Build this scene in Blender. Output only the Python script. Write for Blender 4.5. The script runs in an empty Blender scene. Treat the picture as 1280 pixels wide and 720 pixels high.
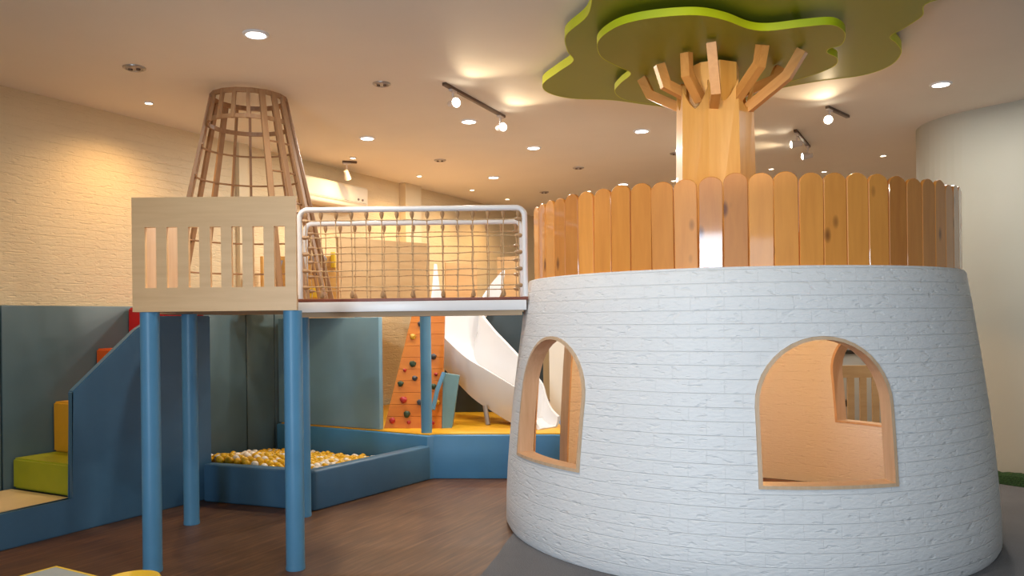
import bpy, bmesh, math, random
from mathutils import Vector, Matrix
random.seed(7)
SC = bpy.context.scene
COL = SC.collection
PI = math.pi
V = Vector

# ------------------------------------------------------------------ camera frame
FOC, EYE, ROLL, HOR = 1000.0, 1.5, 0.012, 400.0

def uv(px, py):
    dx, dy = px - 640.0, py - HOR
    return (dx - ROLL * dy) / FOC, (dy + ROLL * dx) / FOC

def at(px, py, d):                      # a point of the place at depth d
    u, v = uv(px, py)
    return V((u * d, d, EYE - v * d))

def onz(px, py, z):                     # a point of the place at height z
    u, v = uv(px, py)
    d = (EYE - z) / v
    return V((u * d, d, z))

cam = bpy.data.cameras.new('camera')
cam.sensor_width = 36.0
cam.lens = 36.0 * FOC / 1280.0
cam.shift_y = (HOR - 360.0) / 1280.0
cam.clip_end = 60
co = bpy.data.objects.new('camera', cam)
COL.objects.link(co)
r_ = V((1, 0, -ROLL)).normalized(); b_ = V((0, -1, 0)); u_ = b_.cross(r_)
co.matrix_world = Matrix(((r_.x, u_.x, b_.x, 0), (r_.y, u_.y, b_.y, 0), (r_.z, u_.z, b_.z, EYE), (0, 0, 0, 1)))
SC.camera = co

# ------------------------------------------------------------------ materials
def new_mat(name):
    m = bpy.data.materials.new(name); m.use_nodes = True
    nt = m.node_tree
    return m, nt, nt.nodes['Principled BSDF']

def N(nt, kind, **kw):
    n = nt.nodes.new(kind)
    for k, v in kw.items():
        if hasattr(n, k) and k not in n.inputs: setattr(n, k, v)
        else: n.inputs[k].default_value = v
    return n

def mathn(nt, op, a, b=None):
    n = nt.nodes.new('ShaderNodeMath'); n.operation = op
    for i, x in enumerate((a, b)):
        if x is None: continue
        if isinstance(x, (int, float)): n.inputs[i].default_value = x
        else: nt.links.new(x, n.inputs[i])
    return n.outputs[0]

def ramp(nt, fac, stops):
    n = nt.nodes.new('ShaderNodeValToRGB')
    e = n.color_ramp.elements
    while len(e) < len(stops): e.new(0.5)
    for el, (p, c) in zip(e, stops):
        el.position = p; el.color = (*c, 1)
    nt.links.new(fac, n.inputs[0])
    return n.outputs[0]

def mixc(nt, fac, a, b, mode='MIX'):
    n = nt.nodes.new('ShaderNodeMix'); n.data_type = 'RGBA'; n.blend_type = mode
    for sock, x in ((n.inputs[0], fac), (n.inputs[6], a), (n.inputs[7], b)):
        if isinstance(x, (int, float)): sock.default_value = x
        elif isinstance(x, tuple): sock.default_value = (*x, 1)
        else: nt.links.new(x, sock)
    return n.outputs[2]

def bump(nt, p, h, strength=0.3, dist=0.01):
    n = nt.nodes.new('ShaderNodeBump')
    n.inputs['Strength'].default_value = strength; n.inputs['Distance'].default_value = dist
    nt.links.new(h, n.inputs['Height']); nt.links.new(n.outputs[0], p.inputs['Normal'])

def coords(nt, out='Object', scale=(1, 1, 1), rot=(0, 0, 0), shift=None):
    tc = nt.nodes.new('ShaderNodeTexCoord'); mp = nt.nodes.new('ShaderNodeMapping')
    mp.inputs['Scale'].default_value = scale; mp.inputs['Rotation'].default_value = rot
    src = tc.outputs[out]
    if shift is not None:
        a = nt.nodes.new('ShaderNodeVectorMath'); a.operation = 'ADD'
        nt.links.new(src, a.inputs[0]); nt.links.new(shift, a.inputs[1]); src = a.outputs[0]
    nt.links.new(src, mp.inputs['Vector'])
    return mp.outputs[0]

def plain(name, col, rough=0.5, metal=0.0, noise=0.05, scale=8.0, bmp=0.0, coat=0.0):
    m, nt, p = new_mat(name)
    nz = N(nt, 'ShaderNodeTexNoise', Scale=scale, Detail=4.0)
    nt.links.new(coords(nt), nz.inputs['Vector'])
    lo = tuple(c * (1 - noise) for c in col); hi = tuple(min(1, c * (1 + noise)) for c in col)
    nt.links.new(ramp(nt, nz.outputs['Fac'], [(0.3, lo), (0.7, hi)]), p.inputs['Base Color'])
    p.inputs['Roughness'].default_value = rough; p.inputs['Metallic'].default_value = metal
    p.inputs['Coat Weight'].default_value = coat
    if bmp: bump(nt, p, nz.outputs['Fac'], bmp, 0.004)
    return m

def rnd_shift(nt, k=37.0):
    oi = nt.nodes.new('ShaderNodeObjectInfo')
    c = nt.nodes.new('ShaderNodeCombineXYZ')
    for i, q in enumerate((1.0, 1.7, 2.3)):
        nt.links.new(mathn(nt, 'MULTIPLY', oi.outputs['Random'], k * q), c.inputs[i])
    return c.outputs[0], oi.outputs['Random']

def wood(name, dark, light, axis=2, stretch=10.0, scale=3.0, rough=0.4, coat=0.0, knots=0.0, vary=0.0, knotcol=(0.17, 0.045, 0.012), bmp=0.05):
    m, nt, p = new_mat(name)
    sh, rnd = rnd_shift(nt)
    sc = [scale * stretch] * 3; sc[axis] = scale
    nz = N(nt, 'ShaderNodeTexNoise', Scale=1.0, Detail=5.0, Roughness=0.6, Distortion=0.4)
    nt.links.new(coords(nt, scale=tuple(sc), shift=sh), nz.inputs['Vector'])
    c = ramp(nt, nz.outputs['Fac'], [(0.28, dark), (0.5, tuple((a + b) / 2 for a, b in zip(dark, light))), (0.74, light)])
    if vary:
        c = mixc(nt, vary, c, ramp(nt, rnd, [(0.0, tuple(x * 0.74 for x in dark)), (0.5, tuple((a + b) / 2 for a, b in zip(dark, light))), (1.0, tuple(min(1, x * 1.15) for x in light))]))
    if knots:
        sk = [7.5] * 3; sk[axis] = 3.6
        vo = N(nt, 'ShaderNodeTexVoronoi', Scale=1.0, Randomness=1.0)
        nt.links.new(coords(nt, scale=tuple(sk), shift=sh), vo.inputs['Vector'])
        k = ramp(nt, vo.outputs['Distance'], [(0.08, (knots,) * 3), (0.20, (0, 0, 0))])
        c = mixc(nt, k, c, knotcol)
    nt.links.new(c, p.inputs['Base Color'])
    p.inputs['Roughness'].default_value = rough; p.inputs['Coat Weight'].default_value = coat
    p.inputs['Coat Roughness'].default_value = 0.06
    if bmp: bump(nt, p, nz.outputs['Fac'], bmp, 0.004)
    return m

def emis(name, col, s):
    m, nt, p = new_mat(name)
    p.inputs['Base Color'].default_value = (*col, 1)
    p.inputs['Emission Color'].default_value = (*col, 1)
    p.inputs['Emission Strength'].default_value = s
    return m

def brick(name, col, mode, strength=0.55):
    """white embossed foam brick; mode 'round' wraps about the object's z axis, 'flat' lies along object x"""
    m, nt, p = new_mat(name)
    tc = nt.nodes.new('ShaderNodeTexCoord'); sx = nt.nodes.new('ShaderNodeSeparateXYZ')
    nt.links.new(tc.outputs['Object'], sx.inputs[0])
    cb = nt.nodes.new('ShaderNodeCombineXYZ')
    if mode == 'round':
        nt.links.new(mathn(nt, 'MULTIPLY', mathn(nt, 'ARCTAN2', sx.outputs[1], sx.outputs[0]), 1.66), cb.inputs[0])
    else:
        nt.links.new(sx.outputs[0], cb.inputs[0])
    nt.links.new(sx.outputs[2], cb.inputs[1])
    bt = N(nt, 'ShaderNodeTexBrick', Scale=1.0)
    bt.inputs['Mortar Size'].default_value = 0.0022; bt.inputs['Mortar Smooth'].default_value = 0.6
    bt.inputs['Brick Width'].default_value = 0.2; bt.inputs['Row Height'].default_value = 0.077
    bt.inputs['Color1'].default_value = (1, 1, 1, 1); bt.inputs['Color2'].default_value = (0.8, 0.8, 0.8, 1); bt.inputs['Mortar'].default_value = (0, 0, 0, 1)
    nt.links.new(cb.outputs[0], bt.inputs['Vector'])
    # pressed course lines, faint upright joints and chipped dents
    fr = mathn(nt, 'FRACT', mathn(nt, 'DIVIDE', sx.outputs[2], 0.077))
    dl = mathn(nt, 'MINIMUM', fr, mathn(nt, 'SUBTRACT', 1.0, fr))
    course = ramp(nt, dl, [(0.0, (0, 0, 0)), (0.045, (1, 1, 1))])
    def dents(sc, rot, lo, hi):
        mp = nt.nodes.new('ShaderNodeMapping'); mp.inputs['Scale'].default_value = sc
        mp.inputs['Rotation'].default_value = (0, 0, rot)
        nt.links.new(cb.outputs[0], mp.inputs['Vector'])
        nz = N(nt, 'ShaderNodeTexNoise', Scale=1.0, Detail=2.0, Roughness=0.5)
        nt.links.new(mp.outputs[0], nz.inputs['Vector'])
        return ramp(nt, nz.outputs['Fac'], [(lo, (0, 0, 0)), (hi, (1, 1, 1))])
    d1 = dents((12, 34, 1), 0.5, 0.30, 0.42); d2 = dents((24, 62, 1), -0.25, 0.36, 0.62)
    h = mathn(nt, 'ADD', mathn(nt, 'MULTIPLY', course, 0.46), mathn(nt, 'MULTIPLY', bt.outputs['Color'], 0.40))
    h = mathn(nt, 'ADD', h, mathn(nt, 'MULTIPLY', d1, 0.72))
    h = mathn(nt, 'ADD', h, mathn(nt, 'MULTIPLY', d2, 0.24))
    nt.links.new(mixc(nt, course, tuple(c * 0.97 for c in col), col), p.inputs['Base Color'])
    p.inputs['Roughness'].default_value = 0.5
    bump(nt, p, h, strength, 0.0095)
    return m

M = {}
M['brick_round'] = brick('white_foam_brick_round', (0.80, 0.81, 0.82), 'round')
M['brick_flat'] = brick('cream_foam_brick', (0.66, 0.545, 0.35), 'flat', 0.45)
M['cream'] = plain('cream_wall_paint', (0.78, 0.73, 0.63), 0.7, noise=0.02, scale=3, bmp=0.03)
M['wall_cream'] = plain('warm_cream_paint', (0.67, 0.57, 0.39), 0.7, noise=0.02, scale=3)
M['right_wall'] = plain('pale_wall_paint', (0.42, 0.42, 0.36), 0.6, noise=0.02, scale=2, bmp=0.02)
M['ceiling'] = plain('ceiling_paint', (0.82, 0.765, 0.67), 0.75, noise=0.015, scale=2)
M['white'] = plain('white_enamel', (0.84, 0.84, 0.85), 0.28, noise=0.01)
M['slide'] = plain('white_slide_plastic', (0.68, 0.69, 0.71), 0.22, noise=0.015, scale=3, coat=0.3)
M['vinyl'] = plain('blue_vinyl', (0.055, 0.145, 0.245), 0.42, noise=0.05, scale=5)
M['vinyl_pole'] = plain('sky_blue_vinyl', (0.095, 0.285, 0.48), 0.4, noise=0.05, scale=5)
M['vinyl_front_lit'] = plain('lit_blue_vinyl', (0.058, 0.23, 0.45), 0.42, noise=0.04, scale=5)  # same blue vinyl; light from overhead put into a brighter copy
M['pad'] = plain('grey_blue_vinyl_pad', (0.088, 0.145, 0.168), 0.36, noise=0.06, scale=2)
M['pad_light'] = plain('pale_blue_vinyl_pad', (0.18, 0.35, 0.46), 0.36, noise=0.06, scale=2)
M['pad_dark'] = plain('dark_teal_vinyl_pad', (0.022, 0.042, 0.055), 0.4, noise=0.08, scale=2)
M['teal'] = plain('teal_vinyl', (0.13, 0.26, 0.29), 0.4, noise=0.05)
M['yellow_mat'] = plain('yellow_vinyl', (0.72, 0.37, 0.012), 0.4, noise=0.05)
M['green_step'] = plain('lime_vinyl', (0.36, 0.40, 0.015), 0.42, noise=0.05)
M['cream_step'] = plain('cream_vinyl', (0.72, 0.56, 0.30), 0.42, noise=0.04)
M['orange_step'] = plain('orange_vinyl', (0.72, 0.12, 0.01), 0.42, noise=0.04)
M['red_step'] = plain('red_vinyl', (0.55, 0.012, 0.012), 0.42, noise=0.04)
M['beech'] = wood('pale_beech_panel', (0.74, 0.465, 0.225), (0.84, 0.56, 0.285), axis=0, scale=1.6, stretch=14, rough=0.42)
M['beech_v'] = wood('pale_beech_frame', (0.56, 0.38, 0.23), (0.68, 0.50, 0.34), axis=2, scale=2, stretch=12, rough=0.42)
M['tan_panel'] = wood('tan_plywood', (0.43, 0.27, 0.125), (0.54, 0.365, 0.19), axis=0, scale=1.5, stretch=10, rough=0.42)
M['slat'] = wood('brown_wooden_slat', (0.28, 0.145, 0.065), (0.41, 0.235, 0.115), axis=2, scale=3, rough=0.5)
M['pine'] = wood('varnished_pine', (0.64, 0.215, 0.036), (0.88, 0.365, 0.070), axis=2, scale=2.6, stretch=9, rough=0.40, coat=1.0, knots=0.9, vary=0.55)
M['trunk'] = wood('honey_timber', (0.66, 0.32, 0.07), (0.82, 0.46, 0.125), axis=2, scale=2.2, stretch=14, rough=0.34, coat=0.25, vary=0.45)
M['branch'] = wood('branch_timber', (0.58, 0.26, 0.06), (0.70, 0.35, 0.10), axis=2, scale=3, rough=0.4, coat=0.1, vary=0.12)
M['climb'] = wood('orange_stained_board', (0.56, 0.155, 0.012), (0.70, 0.23, 0.022), axis=0, scale=2.5, stretch=8, rough=0.42)
M['deck_red'] = plain('red_brown_deck_board', (0.23, 0.07, 0.045), 0.4, noise=0.2, scale=14)
M['ply'] = wood('raw_plywood', (0.50, 0.34, 0.20), (0.62, 0.45, 0.28), axis=0, scale=1.5, rough=0.6)
M['rope'] = plain('hemp_rope', (0.56, 0.38, 0.20), 0.8, noise=0.2, scale=60)
M['clip'] = plain('brown_rope_clip', (0.42, 0.25, 0.12), 0.45, noise=0.1)
M['green_lit_edge'] = plain('lime_edge_lit', (0.60, 0.68, 0.012), 0.45, noise=0.02, scale=2)  # rim of the same slab, its stronger light put into the colour
M['green_board'] = plain('olive_green_shaded', (0.26, 0.29, 0.012), 0.4, noise=0.03, scale=2)  # canopy green with the shade of the underside put into it
M['metal'] = plain('brushed_grey_metal', (0.45, 0.42, 0.40), 0.35, metal=0.8, noise=0.05)
M['track'] = plain('bronze_track', (0.12, 0.075, 0.05), 0.4, metal=0.3, noise=0.05)
M['lampcase'] = plain('white_lamp_case', (0.62, 0.55, 0.50), 0.4, noise=0.03)
M['off'] = plain('unlit_lamp_glass', (0.42, 0.36, 0.32), 0.3, noise=0.05)
M['panel_on'] = emis('lit_led_diffuser', (1.0, 0.98, 0.95), 9.0)
M['spot_on'] = emis('lit_spot_bulb', (1.0, 0.86, 0.62), 14.0)
M['bulb_on'] = emis('lit_track_bulb', (1.0, 0.90, 0.72), 30.0)
M['black'] = plain('black_plastic', (0.015, 0.015, 0.017), 0.4)
M['grey'] = plain('grey_laminate', (0.58, 0.63, 0.65), 0.45, noise=0.04)
M['table_grey'] = plain('grey_table_top', (0.33, 0.37, 0.37), 0.4, noise=0.04)
M['yellow'] = plain('yellow_plastic', (0.78, 0.50, 0.02), 0.35, noise=0.03)
M['ball_yellow'] = plain('yellow_ball_plastic', (0.70, 0.40, 0.008), 0.3, noise=0.03)
M['ball_white'] = plain('white_ball_plastic', (0.78, 0.72, 0.62), 0.3, noise=0.03)
M['ac'] = plain('cream_air_conditioner_plastic', (0.78, 0.72, 0.58), 0.4, noise=0.01)
M['hold_red'] = plain('red_hold', (0.42, 0.02, 0.02), 0.45)
M['hold_green'] = plain('dark_green_hold', (0.03, 0.06, 0.03), 0.5)
M['hold_yellow'] = plain('yellow_hold', (0.60, 0.34, 0.02), 0.45)
M['hold_black'] = plain('charcoal_hold', (0.05, 0.055, 0.07), 0.45)
M['blue_grey'] = plain('blue_grey_dial', (0.22, 0.25, 0.32), 0.35)
M['toy_orange'] = wood('orange_plywood', (0.62, 0.32, 0.07), (0.74, 0.43, 0.12), axis=0, scale=2, rough=0.4)
M['inner_floor'] = wood('dark_inner_floor', (0.13, 0.045, 0.02), (0.20, 0.075, 0.035), axis=0, scale=2, rough=0.45)

def carpet_mat():
    m, nt, p = new_mat('grey_carpet')
    nz = N(nt, 'ShaderNodeTexNoise', Scale=160.0, Detail=3.0); nt.links.new(coords(nt), nz.inputs['Vector'])
    n2 = N(nt, 'ShaderNodeTexNoise', Scale=3.0, Detail=3.0); nt.links.new(coords(nt), n2.inputs['Vector'])
    c = ramp(nt, nz.outputs['Fac'], [(0.3, (0.10, 0.10, 0.112)), (0.7, (0.20, 0.20, 0.215))])
    nt.links.new(mixc(nt, 0.25, c, ramp(nt, n2.outputs['Fac'], [(0.3, (0.11,) * 3), (0.7, (0.19,) * 3)])), p.inputs['Base Color'])
    p.inputs['Roughness'].default_value = 0.95
    bump(nt, p, nz.outputs['Fac'], 0.5, 0.004)
    return m
M['carpet'] = carpet_mat()

def turf_mat():
    m, nt, p = new_mat('artificial_turf')
    nz = N(nt, 'ShaderNodeTexNoise', Scale=90.0, Detail=4.0); nt.links.new(coords(nt), nz.inputs['Vector'])
    nt.links.new(ramp(nt, nz.outputs['Fac'], [(0.3, (0.01, 0.035, 0.008)), (0.7, (0.035, 0.10, 0.02))]), p.inputs['Base Color'])
    p.inputs['Roughness'].default_value = 0.9
    bump(nt, p, nz.outputs['Fac'], 1.0, 0.02)
    return m
M['turf'] = turf_mat()

WALL_ANG = math.atan2(0.884, 0.468)     # the room runs along this direction

def floor_mat():
    m, nt, p = new_mat('brown_laminate_floor')
    vec = coords(nt, rot=(0, 0, -WALL_ANG))
    bt = N(nt, 'ShaderNodeTexBrick', Scale=1.0)
    bt.inputs['Brick Width'].default_value = 1.1; bt.inputs['Row Height'].default_value = 0.13
    bt.inputs['Mortar Size'].default_value = 0.0012; bt.inputs['Mortar Smooth'].default_value = 0.3
    bt.inputs['Color1'].default_value = (0.45, 0.45, 0.45, 1); bt.inputs['Color2'].default_value = (0.75, 0.75, 0.75, 1)
    bt.inputs['Mortar'].default_value = (0.25, 0.25, 0.25, 1)
    nt.links.new(vec, bt.inputs['Vector'])
    mp = nt.nodes.new('ShaderNodeMapping'); mp.inputs['Scale'].default_value = (2.2, 34, 1); nt.links.new(vec, mp.inputs['Vector'])
    nz = N(nt, 'ShaderNodeTexNoise', Scale=1.0, Detail=6.0, Roughness=0.62, Distortion=0.5); nt.links.new(mp.outputs[0], nz.inputs['Vector'])
    n2 = N(nt, 'ShaderNodeTexNoise', Scale=1.6, Detail=2.0); nt.links.new(vec, n2.inputs['Vector'])
    c = ramp(nt, nz.outputs['Fac'], [(0.3, (0.048, 0.020, 0.007)), (0.52, (0.112, 0.048, 0.017)), (0.72, (0.22, 0.112, 0.045))])
    c = mixc(nt, 0.25, c, bt.outputs['Color'], 'MULTIPLY')
    c = mixc(nt, 0.22, c, ramp(nt, n2.outputs['Fac'], [(0.3, (0.10, 0.04, 0.02)), (0.7, (0.26, 0.14, 0.075))]))
    nt.links.new(c, p.inputs['Base Color'])
    p.inputs['Roughness'].default_value = 0.46
    bump(nt, p, nz.outputs['Fac'], 0.06, 0.003)
    return m
M['floor'] = floor_mat()

# ------------------------------------------------------------------ object helpers
def tag(o, label=None, cat=None, group=None, kind=None):
    for k, v in (('label', label), ('category', cat), ('group', group), ('kind', kind)):
        if v: o[k] = v
    return o

def finish(bm, name, mat, smooth=35):
    bmesh.ops.recalc_face_normals(bm, faces=bm.faces)
    me = bpy.data.meshes.new(name); bm.to_mesh(me); bm.free()
    for mt in (mat if isinstance(mat, (list, tuple)) else [mat]): me.materials.append(mt)
    if smooth:
        for p in me.polygons: p.use_smooth = True
        me.set_sharp_from_angle(angle=math.radians(smooth))
    return me

def root(name, loc, label, cat, group=None, rz=0.0):
    o = bpy.data.objects.new(name, None); COL.objects.link(o)
    o.empty_display_size = 0.1
    o.matrix_basis = Matrix.Translation(V(loc)) @ Matrix.Rotation(rz, 4, 'Z')
    return tag(o, label, cat, group)

def world(o):
    m = o.matrix_basis.copy()
    while o.parent:
        o = o.parent; m = o.matrix_basis @ m
    return m

def part(parent, name, bm, mat, label=None, smooth=35, frame=None):
    """bm is in world coordinates; frame is the part's own origin (world matrix)"""
    W = world(parent); f = frame if frame is not None else W
    bm.transform(f.inverted())
    o = bpy.data.objects.new(name, finish(bm, name, mat, smooth)); COL.objects.link(o)
    o.parent = parent; o.matrix_basis = W.inverted() @ f
    if label: o['label'] = label
    return o

def single(name, bm, mat, label, cat, group=None, loc=None, smooth=35, rz=0.0):
    f = Matrix.Translation(V(loc) if loc is not None else V((0, 0, 0))) @ Matrix.Rotation(rz, 4, 'Z')
    bm.transform(f.inverted())
    o = bpy.data.objects.new(name, finish(bm, name, mat, smooth)); COL.objects.link(o)
    o.matrix_basis = f
    return tag(o, label, cat, group)

def struct(name, bm, mat, loc=(0, 0, 0), rz=0.0, smooth=35):
    f = Matrix.Translation(V(loc)) @ Matrix.Rotation(rz, 4, 'Z')
    bm.transform(f.inverted())
    o = bpy.data.objects.new(name, finish(bm, name, mat, smooth)); COL.objects.link(o)
    o.matrix_basis = f; o['kind'] = 'structure'
    return o

def copy_tree(o, parent=None):
    c = o.copy(); COL.objects.link(c)
    if parent is not None: c.parent = parent
    for ch in [x for x in bpy.data.objects if x.parent == o]: copy_tree(ch, c)
    return c

# shapes -----------------------------------------------------------------------
def box(bm, c, s, rz=0.0, bev=0.0, mtx=None):
    g = bmesh.ops.create_cube(bm, size=1.0)['verts']
    bmesh.ops.scale(bm, vec=V(s), verts=g)
    if bev:
        es = list({e for v in g for e in v.link_edges})
        r = bmesh.ops.bevel(bm, geom=es, offset=bev, segments=2, affect='EDGES', profile=0.6)
        g = list({v for f in r['faces'] for v in f.verts} | {v for v in g if v.is_valid})
    m = Matrix.Translation(V(c)) @ (mtx if mtx is not None else Matrix.Rotation(rz, 4, 'Z'))
    bmesh.ops.transform(bm, matrix=m, verts=g)

def prism(bm, pts, z0, z1, bev=0.0, seg=2):
    lo = [bm.verts.new((p[0], p[1], z0)) for p in pts]
    hi = [bm.verts.new((p[0], p[1], z1)) for p in pts]
    n = len(pts)
    fs = [bm.faces.new(lo[::-1]), bm.faces.new(hi)]
    for i in range(n):
        fs.append(bm.faces.new((lo[i], lo[(i + 1) % n], hi[(i + 1) % n], hi[i])))
    if bev:
        es = list({e for f in fs for e in f.edges})
        bmesh.ops.recalc_face_normals(bm, faces=fs)
        bmesh.ops.bevel(bm, geom=es, offset=bev, segments=seg, affect='EDGES', profile=0.5)

def hull_prism(bm, lo, hi):
    """two matching loops of world points, closed to a solid"""
    a = [bm.verts.new(p) for p in lo]; b = [bm.verts.new(p) for p in hi]; n = len(a)
    bm.faces.new(a[::-1]); bm.faces.new(b)
    for i in range(n): bm.faces.new((a[i], a[(i + 1) % n], b[(i + 1) % n], b[i]))

def tube(bm, pts, r, seg=8, closed=False, cap=True):
    pts = [V(p) for p in pts]; n = len(pts); rings = []
    up = None
    for i, p in enumerate(pts):
        if closed: t = (pts[(i + 1) % n] - pts[i - 1]).normalized()
        else: t = (pts[min(i + 1, n - 1)] - pts[max(i - 1, 0)]).normalized()
        if up is None:
            up = V((0, 0, 1)) if abs(t.z) < 0.9 else V((1, 0, 0))
        s = t.cross(up).normalized(); up = s.cross(t).normalized()
        rr = r[i] if isinstance(r, (list, tuple)) else r
        rings.append([bm.verts.new(p + (s * math.cos(2 * PI * k / seg) + up * math.sin(2 * PI * k / seg)) * rr) for k in range(seg)])
    for i in range(n if closed else n - 1):
        a, b = rings[i], rings[(i + 1) % n]
        for k in range(seg): bm.faces.new((a[k], a[(k + 1) % seg], b[(k + 1) % seg], b[k]))
    if cap and not closed:
        bm.faces.new(rings[0][::-1]); bm.faces.new(rings[-1])

def beam(bm, pts, w, h, side):
    """square bar along pts; w across 'side', h across the other direction"""
    pts = [V(p) for p in pts]; n = len(pts); rings = []
    for i, p in enumerate(pts):
        t = (pts[min(i + 1, n - 1)] - pts[max(i - 1, 0)]).normalized()
        s = (V(side) - t * V(side).dot(t)).normalized(); q = t.cross(s)
        k = 1.0
        if 0 < i < n - 1:
            t0 = (pts[i] - pts[i - 1]).normalized(); k = 1 / max(0.5, t.dot(t0))
        rings.append([bm.verts.new(p + s * (a * w / 2) + q * (b * h / 2 * k)) for a, b in ((-1, -1), (1, -1), (1, 1), (-1, 1))])
    for a, b in zip(rings, rings[1:]):
        for k in range(4): bm.faces.new((a[k], a[(k + 1) % 4], b[(k + 1) % 4], b[k]))
    bm.faces.new(rings[0][::-1]); bm.faces.new(rings[-1])

def cyl(bm, p, r, z0, z1, seg=24, r2=None, round_top=0.0):
    prof = [(r, z0), ((r2 if r2 is not None else r), z1 - round_top)]
    if round_top:
        for k in range(1, 4):
            a = PI / 2 * k / 4
            prof.append(((r2 or r) - round_top * (1 - math.cos(a)), z1 - round_top + round_top * math.sin(a)))
        prof.append(((r2 or r) - round_top, z1))
    lathe(bm, p, prof, seg, cap=True)

def lathe(bm, p, prof, seg=24, cap=False, mtx=None):
    rings = []
    for rr, z in prof:
        rings.append([bm.verts.new((rr * math.cos(2 * PI * k / seg), rr * math.sin(2 * PI * k / seg), z)) for k in range(seg)])
    for a, b in zip(rings, rings[1:]):
        for k in range(seg): bm.faces.new((a[k], a[(k + 1) % seg], b[(k + 1) % seg], b[k]))
    if cap: bm.faces.new(rings[0][::-1]); bm.faces.new(rings[-1])
    m = Matrix.Translation(V(p)) @ (mtx if mtx is not None else Matrix.Identity(4))
    bmesh.ops.transform(bm, matrix=m, verts=[v for r in rings for v in r])

def align(d):
    return V(d).to_track_quat('Z', 'Y').to_matrix().to_4x4()

B = bmesh.new

# ------------------------------------------------------------------ the room
O = V((-3.96, 6.19, 0)); A_ = V((0.468, 0.884, 0)); B_ = V((0.884, -0.468, 0)); CEIL = 3.37
def ab(a, b, z=0.0): return O + A_ * a + B_ * b + V((0, 0, z))
AB_M = Matrix.Rotation(WALL_ANG, 4, 'Z')

bm = B(); prism(bm, [ab(-6.3, -0.3), ab(-6.3, 14.3), ab(10.3, 14.3), ab(10.3, -0.3)], -0.12, 0.0)
struct('floor', bm, M['floor'], smooth=0)
bm = B(); prism(bm, [ab(-6.3, -0.3), ab(-6.3, 14.3), ab(10.3, 14.3), ab(10.3, -0.3)], CEIL, CEIL + 0.12)
struct('ceiling', bm, M['ceiling'], smooth=0)
# left wall (foam brick): own frame so that the bricks run along it
bm = B(); prism(bm, [ab(-6.2, 0), ab(10.2, 0), ab(10.2, -0.2), ab(-6.2, -0.2)], 0, CEIL)
struct('wall_left', bm, M['brick_flat'], loc=O, rz=WALL_ANG, smooth=0)
bm = B(); prism(bm, [ab(10.0, 0), ab(10.0, 14), ab(10.2, 14), ab(10.2, 0)], 0, CEIL)
struct('wall_back', bm, M['cream'], smooth=0)
bm = B(); prism(bm, [ab(-6, 14), ab(4.6, 14), ab(4.6, 14.2), ab(-6, 14.2)], 0, CEIL)
struct('wall_far_right', bm, M['right_wall'], smooth=0)
# right partition with a rounded corner
def rounded_wall():
    ctr = V((4.855, 7.80, 0)); r = 0.8; a0, a1 = -143.13, -253.0; dn = V((0.60, -0.80, 0)); t = 0.14
    ang = [math.radians(a0 + (a1 - a0) * k / 20) for k in range(21)]
    dirs = [V((math.cos(a), math.sin(a), 0)) for a in ang]
    df = V((math.sin(ang[-1]), -math.cos(ang[-1]), 0))
    outer = [ctr + d * r for d in dirs]; inner = [ctr + d * (r - t) for d in dirs]
    outer = [outer[0] + dn * 7.0] + outer + [outer[-1] + df * 3.0]
    inner = [inner[0] + dn * 7.0] + inner + [inner[-1] + df * 3.0]
    return outer, inner
ow, iw = rounded_wall()
bm = B()
for i in range(len(ow) - 1): prism(bm, [ow[i], ow[i + 1], iw[i + 1], iw[i]], 0, CEIL)
bmesh.ops.remove_doubles(bm, verts=bm.verts, dist=1e-4)
struct('wall_right', bm, M['right_wall'])
# wall behind the viewer with two tall openings for daylight
WIN = [(4.5, 5.85, 0.05, 2.75), (7.6, 10.6, 0.75, 2.75)]
bm = B()
def wseg(b0, b1, z0, z1): prism(bm, [ab(-6.2, b0), ab(-6.2, b1), ab(-6.0, b1), ab(-6.0, b0)], z0, z1)
wseg(-0.2, WIN[0][0], 0, CEIL); wseg(WIN[0][1], WIN[1][0], 0, CEIL); wseg(WIN[1][1], 14.2, 0, CEIL)
for b0, b1, z0, z1 in WIN:
    wseg(b0, b1, z1, CEIL); wseg(b0, b1, 0, z0)
struct('wall_front', bm, M['cream'], smooth=0)
for i, (b0, b1, z0, z1) in enumerate(WIN):
    bm = B(); t = 0.06
    for c0, c1, y0, y1 in ((b0, b1, z0, z0 + t), (b0, b1, z1 - t, z1), (b0, b0 + t, z0, z1), (b1 - t, b1, z0, z1)):
        prism(bm, [ab(-6.14, c0), ab(-6.14, c1), ab(-6.05, c1), ab(-6.05, c0)], y0, y1)
    struct('window_%d' % (i + 1), bm, M['white'], smooth=0)
# wall strips on the left wall, and the partition behind the brick tower
for nm, (a0, a1), t in (('trim_1', (2.38, 2.50), 0.05), ('trim_2', (5.25, 5.62), 0.10)):
    bm = B(); prism(bm, [ab(a0, 0), ab(a1, 0), ab(a1, t), ab(a0, t)], 1.7, CEIL)
    struct(nm, bm, M['wall_cream'], smooth=0)
bm = B(); prism(bm, [(0.40, 8.70), (1.75, 8.25), (1.80, 8.38), (0.44, 8.84)], 0, 1.72)
struct('wall_partition', bm, M['cream'], smooth=0)

# grey carpet with a curved front edge, lying on the boards
bm = B()
edge = [(0.10, 6.6), (0.02, 5.75), (-0.05, 5.42), (-0.12, 5.05), (-0.20, 4.70), (-0.38, 4.2), (-0.7, 3.4), (-1.2, 2.4), (-1.9, 1.0), (-2.5, -0.6)]
prism(bm, edge[::-1] + [(0.62, 7.4), (0.62, 8.2), (1.8, 8.2), (3.2, 8.6), (3.95, 7.95), (4.17, 7.32), (7.1, 3.4), (6.0, -1.5)], 0.0, 0.006)
tag(single('carpet', bm, M['carpet'], 'dark grey carpet with a curved edge around the foot of the white brick tower', 'carpet', smooth=0))

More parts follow.
